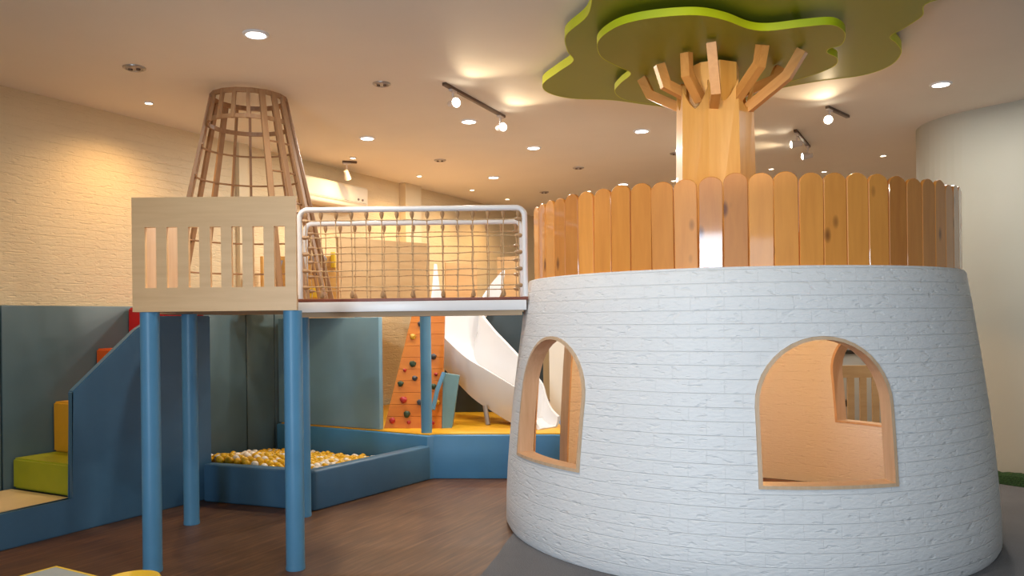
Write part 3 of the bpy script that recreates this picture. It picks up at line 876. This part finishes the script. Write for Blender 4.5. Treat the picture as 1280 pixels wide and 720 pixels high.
for p in vis:
    yel = random.random() < 0.70
    o = bpy.data.objects.new('play_ball', bmy if yel else bmw); COL.objects.link(o); o.location = p
    tag(o, 'yellow plastic ball lying in the blue ball pit' if yel else 'white plastic ball lying in the blue ball pit', 'ball', 'yellow balls in the ball pit' if yel else 'white balls in the ball pit')
bm = B(); rest = cand[300:]
for p in rest:
    g = bmesh.ops.create_icosphere(bm, subdivisions=2, radius=BR, matrix=Matrix.Translation(p))
    mi = 0 if random.random() < 0.70 else 1
    for f in {f for v in g['verts'] for f in v.link_faces}: f.material_index = mi
for p in cand:                           # the layer the top balls lie on
    if random.random() < 0.75 and p.z - BR * 2.2 > 0.033 + BR:
        g = bmesh.ops.create_icosphere(bm, subdivisions=1, radius=BR, matrix=Matrix.Translation(V((p.x, p.y, max(p.z - BR * 2.35, 0.033 + BR)))))
        mi = 0 if random.random() < 0.70 else 1
        for f in {f for v in g['verts'] for f in v.link_faces}: f.material_index = mi
o = single('play_balls', bm, [M['ball_yellow'], M['ball_white']], 'yellow and white plastic balls filling the rest of the blue ball pit', 'balls', smooth=60)
o['kind'] = 'stuff'

# ------------------------------------------------------------------ raised mat behind the pit
MZ = 0.425
mat_ = root('raised_soft_floor', (-0.9, 8.4, 0), 'low raised floor with yellow top and blue padded edge behind the ball pit', 'soft floor')
mp_ = [D + V((0.02, 0.0, 0)), Cc + V((-0.03, -0.01, 0)), V((-0.76, 7.60, 0)), V((0.52, 7.52, 0)), V((0.52, 8.62, 0)), V((0.40, 8.66, 0)), V((0.40, 10.6, 0)), V((-1.55, 10.6, 0))]
bm = B(); prism(bm, mp_, 0.0, MZ - 0.012, bev=0.012)
part(mat_, 'edge', bm, M['vinyl_front_lit'], 'blue vinyl sides')
cx = sum((p for p in mp_), V((0, 0, 0))) / len(mp_)
bm = B(); prism(bm, [p + (cx - p).normalized() * 0.05 for p in mp_], MZ - 0.013, MZ, bev=0.004)
part(mat_, 'top_mat', bm, M['yellow_mat'], 'yellow vinyl top')

# corner post of the pit
bm = B(); cyl(bm, (-0.835, 7.71, 0), 0.053, MZ + 0.001, 1.57, 24)
single('padded_post', bm, M['vinyl_pole'], 'single blue padded post at the right corner of the ball pit', 'post', loc=(-0.835, 7.71, MZ))

# big grey blue panel behind the pit
dDC = (Cc - D).normalized(); nDC = V((-dDC.y, dDC.x, 0))
bm = B(); pe = D + dDC * 1.41
prism(bm, [D + nDC * 0.06 - dDC * 0.0, pe + nDC * 0.06, pe + nDC * 0.12, D + nDC * 0.12 - dDC * 0.0], MZ, 1.545, bev=0.008)
single('wall_panel', bm, M['pad_light'], 'big grey blue padded panel standing behind the ball pit', 'panel', loc=D + dDC * 0.7 + V((0, 0, MZ)))

# ------------------------------------------------------------------ climbing wall
cw = root('climbing_wall', at(516, 533, 8.1), 'orange stained leaning climbing wall with coloured holds behind the ball pit', 'climbing wall')
bl, br = at(480, 532.5, 8.05), at(552, 534, 8.0); bl.z = br.z = MZ + 0.001
tl, tr_ = at(516, 394, 8.35), at(556, 392, 8.32); tl.z = tr_.z = 1.60
fn = (br - bl).cross(tl - bl).normalized(); fn = -fn if fn.y > 0 else fn
bk = -fn * 0.03
bm = B(); NB = 10
for k in range(NB):
    f0, f1 = k / NB, (k + 0.975) / NB
    q = [bl.lerp(tl, f0), br.lerp(tr_, f0), br.lerp(tr_, f1), bl.lerp(tl, f1)]
    hull_prism(bm, q, [p + bk for p in q])
hull_prism(bm, [bl + bk * 0.5, br + bk * 0.5, tr_ + bk * 0.5, tl + bk * 0.5], [bl + bk * 1.3, br + bk * 1.3, tr_ + bk * 1.3, tl + bk * 1.3])
part(cw, 'board_face', bm, M['climb'], 'face of orange stained horizontal boards', smooth=0, frame=Matrix.Translation(bl) @ Matrix.Rotation(math.atan2((br - bl).y, (br - bl).x), 4, 'Z'))
def on_face(px, py):
    u, v = uv(px, py); d = V((u, 1, -v)); e = V((0, 0, EYE))
    return e + d * ((bl - e).dot(fn) / d.dot(fn))
random.seed(9)
for px, py, mat, s in ((516, 421, 'hold_yellow', 1.0), (516, 455, 'hold_green', 1.1), (501, 480, 'hold_green', 1.0), (518.5, 473, 'hold_black', .9), (504.5, 500, 'hold_red', 1.15), (509, 518, 'hold_green', 1.2), (490.5, 526, 'hold_red', 1.0), (525, 503, 'hold_black', 1.0), (542, 446, 'hold_black', 1.0), (542, 483, 'hold_green', 1.0), (547, 503, 'hold_yellow', .9), (506, 463, 'hold_red', .6), (526, 405, 'hold_black', 1.0), (511, 528, 'hold_red', .6), (541, 529, 'hold_red', .7), (545, 468, 'hold_red', .6)):
    p = on_face(px, py); bm = B()
    bmesh.ops.create_icosphere(bm, subdivisions=2, radius=0.03 * s)
    for v in bm.verts:
        v.co.z *= 0.75
        v.co += V((random.uniform(-.004, .004), random.uniform(-.004, .004), random.uniform(-.002, .003)))
        v.co.x *= 1.15
        if v.co.y < 0: v.co.x *= 0.8
    bm.transform(Matrix.Translation(p + fn * 0.008) @ align(fn))
    part(cw, 'hold', bm, M[mat], {'hold_red': 'red hold', 'hold_green': 'dark green hold', 'hold_black': 'charcoal hold', 'hold_yellow': 'yellow hold'}[mat])
bm = B()
wb, wt = at(552, 537, 8.0), at(552, 475, 8.18)
hull_prism(bm, [V((br.x + 0.004, br.y, MZ + 0.001)), V((br.x + 0.10, br.y + 0.02, MZ + 0.001)), V((br.x + 0.175, br.y + 0.14, 0.94)), V((br.x + 0.012, br.y + 0.10, 0.97))],
           [V((br.x + 0.004, br.y + 0.22, MZ + 0.001)), V((br.x + 0.10, br.y + 0.22, MZ + 0.001)), V((br.x + 0.175, br.y + 0.22, 0.94)), V((br.x + 0.012, br.y + 0.22, 0.97))])
part(cw, 'end_pad', bm, M['teal'], 'teal padded end of the wall', smooth=0)
bm = B(); tube(bm, [at(541, 512, 7.9), at(547, 486, 7.98), at(555, 466, 8.05)], 0.022, 10)
part(cw, 'grab_bar', bm, M['vinyl_pole'], 'slanting blue grab bar')

# dark pad under the rear deck
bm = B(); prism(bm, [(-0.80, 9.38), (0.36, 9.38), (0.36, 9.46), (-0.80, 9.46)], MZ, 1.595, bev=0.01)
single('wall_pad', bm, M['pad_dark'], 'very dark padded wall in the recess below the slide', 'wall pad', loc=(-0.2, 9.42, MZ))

# ------------------------------------------------------------------ wavy slide
slide = root('wavy_slide', at(640, 520, 8.1) * V((1, 1, 0)) + V((0, 0, MZ)), 'white wavy plastic slide curving down to the yellow mat', 'slide')
near = [(546, 330, 9.08), (543, 366, 8.98), (540, 402, 8.78), (560, 424, 8.62), (585, 447, 8.44), (611, 463, 8.26), (637, 479, 8.08), (653, 489, 7.97), (661, 498, 7.91), (666, 516, 7.86), (676, 541, 7.82)]
far = [(628, 338, 9.30), (607, 364, 9.22), (599, 387, 9.08), (614, 410, 8.92), (632, 429, 8.76), (648, 446, 8.60), (665, 465, 8.42), (677, 480, 8.29), (682, 497, 8.18), (688, 511, 8.08), (697, 521, 7.98)]
dep = [0.36, 0.37, 0.38, 0.39, 0.40, 0.40, 0.38, 0.30, 0.22, 0.14, 0.05]
def cr(pts, n=4):
    out = []
    for i in range(len(pts) - 1):
        p = [V(pts[max(0, min(len(pts) - 1, i + j - 1))]) for j in range(4)]
        for k in range(n):
            t = k / n
            out.append(0.5 * ((2 * p[1]) + (-p[0] + p[2]) * t + (2 * p[0] - 5 * p[1] + 4 * p[2] - p[3]) * t * t + (-p[0] + 3 * p[1] - 3 * p[2] + p[3]) * t ** 3))
    out.append(V(pts[-1])); return out
NL = cr([at(*p) for p in near]); FLn = cr([at(*p) for p in far])
DP = [x.x for x in cr([(d, 0, 0) for d in dep])]
bm = B(); rows = []
for a, b, d in zip(NL, FLn, DP):
    w = (b - a); wz = w.copy(); ww = w.length
    zl = min(a.z, b.z) - d
    zl = max(zl, MZ + 0.015)
    un = w.normalized()
    la, lb = a + V((0, 0, 0)), b
    fa, fb = a.lerp(b, 0.13), a.lerp(b, 0.87); fa.z = zl; fb.z = zl
    ma, mb = a.lerp(b, 0.04), a.lerp(b, 0.96); ma.z = a.z * 0.35 + zl * 0.65; mb.z = b.z * 0.35 + zl * 0.65
    wh = V((w.x, w.y, 0)).normalized() * 0.03
    inner = [a, ma, fa, a.lerp(b, 0.32) * V((1, 1, 0)) + V((0, 0, zl - 0.012)), a.lerp(b, 0.5) * V((1, 1, 0)) + V((0, 0, zl - 0.015)), a.lerp(b, 0.68) * V((1, 1, 0)) + V((0, 0, zl - 0.012)), fb, mb, b]
    dz = V((0, 0, 0.014))
    outer = [b + wh + V((0, 0, 0.004)), b + wh - V((0, 0, 0.03)), mb + wh * 0.8 - dz, fb + wh * 0.5 - dz * 2, a.lerp(b, 0.5) * V((1, 1, 0)) + V((0, 0, zl - 0.04)), fa - wh * 0.5 - dz * 2, ma - wh * 0.8 - dz, a - wh - V((0, 0, 0.03)), a - wh + V((0, 0, 0.004))]
    for p in outer: p.z = max(p.z, MZ + 0.002)
    for p in inner: p.z = max(p.z, MZ + 0.010)
    rows.append([bm.verts.new(p) for p in inner + outer])
for r0, r1 in zip(rows, rows[1:]):
    m = len(r0)
    for k in range(m): bm.faces.new((r0[k], r0[(k + 1) % m], r1[(k + 1) % m], r1[k]))
bm.faces.new(rows[0][::-1]); bm.faces.new(rows[-1])
part(slide, 'chute', bm, M['slide'], 'wavy white chute', smooth=50)
bm = B(); q = at(606, 509, 8.2); tube(bm, [V((q.x, q.y + 0.06, 0.62)), V((q.x + 0.03, q.y + 0.02, MZ + 0.001))], 0.026, 10)
part(slide, 'support_leg', bm, M['metal'], 'grey steel support leg')

# rear deck with its wooden railings
rear = root('rear_play_deck', (-0.9, 10.0, MZ), 'rear play deck with tan wooden railings above the slide', 'play deck')
bm = B(); prism(bm, [(-2.75, 8.12), (-1.75, 8.12), (-1.80, 8.64), (-0.95, 9.60), (-0.86, 9.37), (0.15, 9.37), (0.15, 11.0), (-1.0, 11.0), (-1.6, 10.2), (-2.5, 8.5)], 1.60, 1.68)
part(rear, 'deck', bm, M['ply'], smooth=0)
def rpanel(p, q, z0, zp, zq, mat='tan_panel', th=0.03, lab=None):
    p, q = V((*p, 0)), V((*q, 0)); d = (q - p).normalized(); n = V((-d.y, d.x, 0)) * th; bm = B()
    lo = [p + V((0, 0, z0)), q + V((0, 0, z0)), q + V((0, 0, zq)), p + V((0, 0, zp))]
    hull_prism(bm, lo, [x + n for x in lo])
    return part(rear, 'railing_panel', bm, M[mat], lab, smooth=0, frame=Matrix.Translation(p) @ Matrix.Rotation(math.atan2(d.y, d.x), 4, 'Z'))
rpanel((-1.87, 8.66), (-0.985, 9.62), 1.60, 2.42, 2.43, lab='wide tan railing panel left of the slide')
rpanel((-0.88, 10.7), (-0.47, 10.9), 1.68, 2.28, 2.26, lab='tan railing panel behind the slide entrance')
rpanel((-0.175, 9.9), (0.12, 9.75), 1.62, 2.28, 2.28, lab='tan railing panel right of the slide')
for p in ((-1.72, 8.95), (-0.6, 10.8), (0.05, 10.8), (0.1, 9.6)):
    bm = B(); cyl(bm, (p[0], p[1], 0), 0.04, (MZ + 0.001) if p[1] < 10.6 else 0.0, 1.60, 12); part(rear, 'post', bm, M['vinyl_pole'])

# toy board with dials
tb = root('activity_board', at(373, 372, 8.2) * V((1, 1, 0)) + V((0, 0, 1.682)), 'orange plywood activity board with grey dials behind the rope net', 'activity board')
pa, pb = at(328, 320, 8.25), at(420, 332, 8.25); zt_ = 2.185
bm = B()
for x0, x1, m_ in ((pa.x, at(345, 0, 8.25).x, 0),): pass
prism(bm, [(at(344, 330, 8.25).x, 8.25), (pb.x, 8.25), (pb.x, 8.29), (at(344, 330, 8.25).x, 8.29)], 1.682, zt_, bev=0.006)
part(tb, 'board', bm, M['toy_orange'])
bm = B(); xa = at(327, 330, 8.25).x
prism(bm, [(xa, 8.20), (xa + 0.035, 8.20), (xa + 0.035, 8.50), (xa, 8.50)], 1.682, zt_, bev=0.006)
part(tb, 'edge_post', bm, M['toy_orange'], 'orange upright beside the board')
bm = B(); prism(bm, [(xa + 0.03, 8.27), (at(344, 330, 8.25).x + 0.01, 8.27), (at(344, 330, 8.25).x + 0.01, 8.29), (xa + 0.03, 8.29)], 1.682, 1.72)
part(tb, 'bottom_bar', bm, M['toy_orange'])
for px, py, r, mat, lab in ((391, 325, .038, 'blue_grey', 'blue grey dial'), (404, 324, .038, 'blue_grey', 'blue grey dial'), (398, 341, .03, 'hold_black', 'charcoal dial'), (346, 371, .03, 'hold_yellow', 'yellow disc')):
    p = at(px, py, 8.25); bm = B()
    lathe(bm, p, [(r, 0.0), (r, 0.014), (r * .75, 0.022), (r * 0.3, 0.024)], 20, cap=True, mtx=align((0, -1, 0)))
    part(tb, 'dial', bm, M[mat], lab)
bm = B(); pts = [at(349 - 3.5 * math.sin(k / 8 * PI * 0.5) + 1.5, 325 + k * 2.6, 8.235) for k in range(9)]
tube(bm, pts, [0.026] * 9, 8); part(tb, 'arc_track', bm, M['blue_grey'], 'curved grey track')
for px, py, w, h in ((419, 325, 0.045, 0.16), (394, 366, 0.09, 0.10)):
    p = at(px, py, 8.24); bm = B(); box(bm, (p.x - 0.02, 8.235, p.z), (w, 0.03, h), bev=0.006); part(tb, 'slider', bm, M['yellow'], 'yellow slider block')

# ------------------------------------------------------------------ air conditioner
acr = root('air_conditioner', ab(3.72, 0.0, 2.87), 'cream wall mounted air conditioner high on the left wall', 'air conditioner', rz=WALL_ANG)
a0, a1 = 3.14, 4.30; th = 0.22
def acbox(aa, bb, b0, b1, z0, z1, bev=0.02):
    bm = B(); prism(bm, [ab(aa, b0), ab(bb, b0), ab(bb, b1), ab(aa, b1)], z0, z1, bev=bev, seg=3); return bm
part(acr, 'casing', acbox(a0, a1, 0.001, th, 2.87, 3.15, 0.03), M['ac'])
bm = B(); hull_prism(bm, [ab(a0 + .06, th - 0.02, 2.885), ab(a1 - .06, th - 0.02, 2.885), ab(a1 - .06, th + 0.012, 2.94), ab(a0 + .06, th + 0.012, 2.94)], [ab(a0 + .06, th - 0.05, 2.875), ab(a1 - .06, th - 0.05, 2.875), ab(a1 - .06, th - .001, 2.95), ab(a0 + .06, th - .001, 2.95)])
part(acr, 'louvre', bm, M['ac'], smooth=0)
part(acr, 'air_slot', acbox(a0 + .05, a1 - .05, 0.05, th + 0.003, 2.942, 2.950, 0.0), M['black'], 'dark air slot')
for aa in (a1 - 0.20, a1 - 0.12):
    bm = B(); lathe(bm, ab(aa, th - 0.002, 2.985), [(0.014, 0), (0.012, 0.012)], 12, cap=True, mtx=align(B_)); part(acr, 'indicator', bm, M['track'], 'small dark indicator')

# ------------------------------------------------------------------ ceiling lamps
def light_data(name, kind, energy, col, **kw):
    L = bpy.data.lights.new(name, kind); L.energy = energy; L.color = col
    for k, v in kw.items(): setattr(L, k, v)
    return L
WARM, NEUT = (1.0, 0.61, 0.27), (1.0, 0.94, 0.85)
LP = light_data('panel_light', 'AREA', 28.0, NEUT, shape='DISK', size=0.15)
LS = light_data('spot_light', 'SPOT', 74.0, WARM, spot_size=math.radians(146), spot_blend=1.0, shadow_soft_size=0.03)
def add_light(L, loc, parent, d=None):
    o = bpy.data.objects.new(L.name, L); COL.objects.link(o); o.parent = parent
    m = Matrix.Translation(V(loc))
    if d is not None: m = m @ V(d).to_track_quat('-Z', 'Y').to_matrix().to_4x4()
    o.matrix_basis = world(parent).inverted() @ m
    return o
def downlight(px, py, r, kind, lab, group):
    p = onz(px, py, CEIL); rt_ = root('ceiling_light', p, lab, 'ceiling light', group)
    bm = B(); lathe(bm, p, [(r * 0.86, -0.002), (r * 0.88, -0.011), (r * 1.02, -0.013), (r * 1.16, -0.007), (r * 1.18, 0.0), (r * .86, -0.002)], 28)
    part(rt_, 'trim_ring', bm, M['metal'] if kind == 'off' else M['white'])
    bm = B(); lathe(bm, p, [(r * 0.87, -0.003), (r * 0.80, -0.0095), (r * 0.05, -0.0105)], 28, cap=True)
    part(rt_, 'diffuser', bm, {'panel': M['panel_on'], 'spot': M['spot_on'], 'off': M['off']}[kind])
    if kind == 'off':
        for s in (-0.42, 0.42):
            bm = B(); lathe(bm, p + V((r * s, 0, -0.012)), [(r * 0.24, 0.004), (r * 0.2, -0.01)], 12, cap=True); part(rt_, 'lamp_head', bm, M['track'])
    if kind == 'panel': add_light(LP, p + V((0, 0, -0.02)), rt_)
    if kind == 'spot': add_light(LS, p + V((0, 0, -0.03)), rt_)
def ceiling_panel(x, y, lab, r=.072, kind='panel', group='round lit panel lights in the ceiling'):
    v = (EYE - CEIL) / y; u = x / y
    dy = (v * FOC - ROLL * u * FOC) / (1 + ROLL * ROLL); dx = u * FOC + ROLL * dy
    downlight(640 + dx, HOR + dy, r, kind, lab, group)
G1, G2, G3 = 'round lit panel lights in the ceiling', 'small warm recessed spots', 'unlit recessed lamps'
for px, py, r, lab in ((320, 42.5, .072, 'large lit round panel light nearest the viewer, above the slatted cage'),
                       (459, 172.5, .072, 'lit round panel light right of the slatted cage top'),
                       (586, 151.5, .072, 'lit round panel light between the two glowing track heads'),
                       (667, 184.5, .072, 'lit round panel light right of the track lamps and above the bridge end'),
                       (617, 221.5, .072, 'lit round panel light farthest back above the bridge rail'),
                       (802, 163.5, .072, 'lit round panel light left of the timber trunk'),
                       (1176, 105, .072, 'lit round panel light near the rounded right wall'),
                       (779, 230, .072, 'lit round panel light just above the left pickets')):
    downlight(px, py, r, 'panel', lab, G1)
for px, py, lab in ((186, 128, 'small warm spot nearest the left wall, left of the cage'),
                    (441, 197, 'small warm spot in front of the air conditioner'),
                    (524, 219.5, 'small warm spot beyond the air conditioner'),
                    (590, 237, 'small warm spot second nearest the bridge rail'),
                    (634, 248.5, 'small warm spot just above the right end of the bridge rail'),
                    (736, 238.5, 'small warm spot peeping over the left pickets'),
                    (842, 225.5, 'small warm spot beside the foot of the timber trunk'),
                    (1104, 194, 'small warm spot left of the rounded wall'),
                    (964, 210.5, 'small warm spot right of the timber trunk above the pickets'),
                    (992, 219, 'small warm spot touching the middle pickets'),
                    (1030, 214, 'tiny warm spot low over the right pickets')):
    downlight(px, py, .032, 'spot', lab, G2)
ceiling_panel(-4.35, 4.5, 'small warm spot near the left wall, beyond the left edge of the frame', .032, 'spot', G2)
for px, py, r, lab in ((168, 84.5, .068, 'unlit twin recessed lamp left of the slatted cage'),
                       (477, 104.5, .06, 'unlit twin recessed lamp left of the track lamps'),
                       (550, 200, .06, 'unlit twin recessed lamp above the middle of the bridge'),
                       (680, 240, .06, 'unlit twin recessed lamp above the left fence end'),
                       (723, 209.5, .06, 'unlit twin recessed lamp above the left pickets'),
                       (845, 191.5, .06, 'unlit twin recessed lamp close left of the trunk')):
    downlight(px, py, r, 'off', lab, G3)

for x, y, lab in ((-0.3, 3.0, 'added round fill light in the middle before the bridge, unseen above the frame'),
                  (1.0, 1.0, 'added round fill light nearly overhead, unseen above the frame')):
    ceiling_panel(x, y, lab)  # panels out of view, added to brighten the room from overhead
ceiling_panel(4.3, 11.3, 'added round fill light above the grey counter, hidden behind the picket fence')  # hidden panel added to brighten the gate slots

# track lamps
def track(pA, pB, heads, lab, energy=60, size=88, col=(1.0, 0.78, 0.50)):
    a, b = onz(*pA, CEIL - 0.02), onz(*pB, CEIL - 0.02); c = (a + b) / 2; c.z = CEIL
    rt_ = root('track_light', c, lab, 'track light')
    d = (b - a).normalized()
    bm = B(); box(bm, (a + b) / 2 + V((0, 0, 0.007)), ((b - a).length, 0.034, 0.024), rz=math.atan2(d.y, d.x), bev=0.003)
    part(rt_, 'track', bm, M['track'])
    for k, (t, drop, aim, on) in enumerate(heads):
        p = a.lerp(b, t); p.z = CEIL - 0.03
        aim = V(aim).normalized(); hp = p - V((0, 0, drop))
        bm = B(); tube(bm, [p, p - V((0, 0, drop * 0.55)), hp], 0.009, 8); box(bm, p, (0.09, 0.03, 0.025), rz=math.atan2(d.y, d.x), bev=0.004)
        h = part(rt_, 'lamp_arm', bm, M['lampcase'])
        bm = B(); lathe(bm, hp, [(0.012, -0.055), (0.026, -0.05), (0.032, 0.0), (0.042, 0.055), (0.036, 0.055), (0.030, 0.03)], 18, cap=True, mtx=align(aim))
        part(rt_, 'lamp_head', bm, M['lampcase'])
        bm = B(); lathe(bm, hp + aim * 0.034, [(0.034, 0.0), (0.034, 0.016), (0.022, 0.028), (0.006, 0.032)], 16, cap=True, mtx=align(aim))
        part(rt_, 'bulb', bm, M['bulb_on'] if on else M['off'], 'glowing bulb' if on else None)
        if on:
            L = light_data('track_spot', 'SPOT', energy, col, spot_size=math.radians(size), spot_blend=0.9, shadow_soft_size=0.03)
            add_light(L, hp + aim * 0.075, rt_, aim)
    return rt_
track((555, 106), (630, 147), ((0.13, 0.10, (0.5, -0.8, -0.10), True), (0.93, 0.10, (0.42, -0.85, -0.08), True)), 'bronze track with two glowing lamp heads above the bridge', 26)
track((1034, 135), (1060, 147), ((0.1, 0.09, (-0.52, -0.8, -0.12), True),), 'short track with one dazzling lamp head right of the timber trunk', 30)
track((994, 164), (1011, 184), ((0.1, 0.10, (-0.95, 0.15, -0.08), True), (0.9, 0.10, (-0.95, 0.15, -0.08), True)), 'dark ceiling track with two turned away lamp heads right of the trunk', 18)
track((428, 203), (446, 204), ((0.3, 0.13, (0.1, 0.6, -0.8), False),), 'short track with one unlit lamp head above the air conditioner')

# unseen track added above and before the frame to brighten the tree
fa, fb = V((0.3, 2.3, CEIL - 0.02)), V((1.7, 2.3, CEIL - 0.02))
def px_of(p):
    u, v = p.x / p.y, (EYE - p.z) / p.y
    dy = (v * FOC - ROLL * u * FOC) / (1 + ROLL * ROLL)
    return (640 + u * FOC + ROLL * dy, HOR + dy)
track(px_of(fa), px_of(fb), ((0.12, 0.10, (0.9, 3.1, -0.65), True), (0.88, 0.10, (-0.15, 3.1, -0.65), True)), 'added unseen track above the frame, two lamp heads brightening the tree', 92, size=30)

# warm glow inside the tower comes from its lamp
add_light(light_data('inside_glow', 'POINT', 44.0, (1.0, 0.57, 0.24), shadow_soft_size=0.12), TC + V((0, 0, 1.40)), tower)

# ------------------------------------------------------------------ things glimpsed through the tower
gp = root('slotted_gate', (3.62, 8.9, 0), 'low slotted wooden gate seen through the right tower window', 'gate')
bm = B(); gx0 = V((3.50, 8.95, 0)); gd = V((1, -0.1, 0)).normalized(); gk = 8.9 / 1000
sl = [((x0) * gk, (x1) * gk) for x0, x1 in ((10, 17), (25, 32), (40, 47), (55, 62))]
slotted(bm, gx0 + V((0.09, 0, 0)), gd, V((0.1, 1, 0)).normalized(), 0.62, 0.012, 0.945, sl, 0.30, 0.81, 0.035)
part(gp, 'gate_panel', bm, M['tan_panel'], frame=Matrix.Translation(gx0))
ct = root('counter', (4.1, 10.3, 0), 'grey counter with dark top behind the slotted gate', 'counter')
bm = B(); box(bm, (4.35, 10.4, 0.51), (1.0, 0.5, 1.02), bev=0.01); part(ct, 'body', bm, M['grey'])
bm = B(); box(bm, (4.35, 10.4, 1.045), (1.16, 0.6, 0.05), bev=0.01); part(ct, 'top', bm, M['black'], 'dark counter top')
ch = root('office_chair', (3.80, 9.75, 0), 'black office chair beside the grey counter', 'chair')
bm = B(); box(bm, (3.80, 9.95, 0.80), (0.40, 0.06, 0.44), bev=0.02); part(ch, 'backrest', bm, M['black'])
bm = B(); box(bm, (3.80, 9.72, 0.46), (0.44, 0.44, 0.08), bev=0.02); part(ch, 'seat', bm, M['black'])
bm = B(); cyl(bm, (3.80, 9.72, 0), 0.03, 0.02, 0.43, 12)
for k in range(5): tube(bm, [V((3.80, 9.72, 0.08)), V((3.80 + .26 * math.cos(k * 1.2566), 9.72 + .26 * math.sin(k * 1.2566), 0.02))], 0.018, 6)
part(ch, 'base', bm, M['metal'])
bm = B(); box(bm, (3.80, 9.90, 0.52), (0.05, 0.04, 0.26), bev=0.006); part(ch, 'back_bar', bm, M['metal'])

# ------------------------------------------------------------------ table and stool at the bottom edge
tz = 0.55
c0 = onz(70, 708, tz); e1 = V((0.87, -0.50, 0)); e2 = V((-0.50, -0.87, 0))
table = root('kids_table', c0 + (e1 + e2) * 0.3 - V((0, 0, tz)), 'low grey topped table with a yellow rim at the bottom left', 'table')
bm = B(); sq = [c0 + e1 * a + e2 * b for a, b in ((0.005, 0.005), (0.595, 0.005), (0.595, 0.595), (0.005, 0.595))]
sq = [V((p.x, p.y, 0)) for p in sq]
prism(bm, sq, tz - 0.024, tz); part(table, 'table_top', bm, M['table_grey'], smooth=0)
bm = B()
for (a0_, b0_), (a1_, b1_) in (((-.004, -.004), (.604, .006)), ((-.004, .594), (.604, .604)), ((-.004, .006), (.006, .594)), ((.594, .006), (.604, .594))):
    q = [c0 + e1 * a + e2 * b for a, b in ((a0_, b0_), (a1_, b0_), (a1_, b1_), (a0_, b1_))]
    prism(bm, q, tz - 0.028, tz + 0.001)
part(table, 'rim', bm, M['yellow'], 'yellow table rim', smooth=0)
for a, b in ((.05, .05), (.55, .05), (.55, .55), (.05, .55)):
    p = c0 + e1 * a + e2 * b; bm = B(); cyl(bm, (p.x, p.y, 0), 0.018, 0.0, tz - 0.024, 12); part(table, 'leg', bm, M['metal'])
scn = onz(166, 712, 0.34); scn = V((scn.x * 0.97, scn.y - 0.125, 0))
stool = root('kids_stool', scn, 'round yellow stool beside the grey table at the bottom left', 'stool')
bm = B(); lathe(bm, scn, [(0.01, 0.30), (0.115, 0.30), (0.125, 0.308), (0.125, 0.330), (0.118, 0.340), (0.105, 0.340), (0.095, 0.334), (0.01, 0.334)], 36, cap=True)
part(stool, 'seat', bm, M['yellow'])
for k in range(4):
    t = PI / 4 + k * PI / 2; bm = B()
    tube(bm, [scn + V((0.075 * math.cos(t), 0.075 * math.sin(t), 0.30)), scn + V((0.105 * math.cos(t), 0.105 * math.sin(t), 0.0))], 0.014, 10); part(stool, 'leg', bm, M['yellow'])

# ------------------------------------------------------------------ daylight
w = bpy.data.worlds.new('world'); SC.world = w; w.use_nodes = True
w.node_tree.nodes['Background'].inputs[0].default_value = (0.62, 0.74, 0.95, 1)
w.node_tree.nodes['Background'].inputs[1].default_value = 0.25
for (b0, b1, z0, z1), en in zip(WIN, (82.0, 30.0)):
    L = light_data('window_daylight', 'AREA', en, (0.70, 0.85, 1.0), shape='RECTANGLE', size=(b1 - b0) - 0.12, spread=math.radians(110), size_y=(z1 - z0) - 0.12)
    o = bpy.data.objects.new('window_daylight', L); COL.objects.link(o)
    m = V(A_).to_track_quat('-Z', 'Y').to_matrix().to_4x4()
    o.matrix_basis = Matrix.Translation(ab(-6.10, (b0 + b1) / 2, (z0 + z1) / 2)) @ m

SC.view_settings.view_transform = 'Standard'
SC.view_settings.look = 'None'
SC.view_settings.exposure = 0.0
SC.view_settings.gamma = 1.0
SC.view_settings.use_curve_mapping = False
SC.cycles.max_bounces = 8
SC.cycles.diffuse_bounces = 5
SC.cycles.sample_clamp_indirect = 6.0
SC.cycles.use_denoising = True
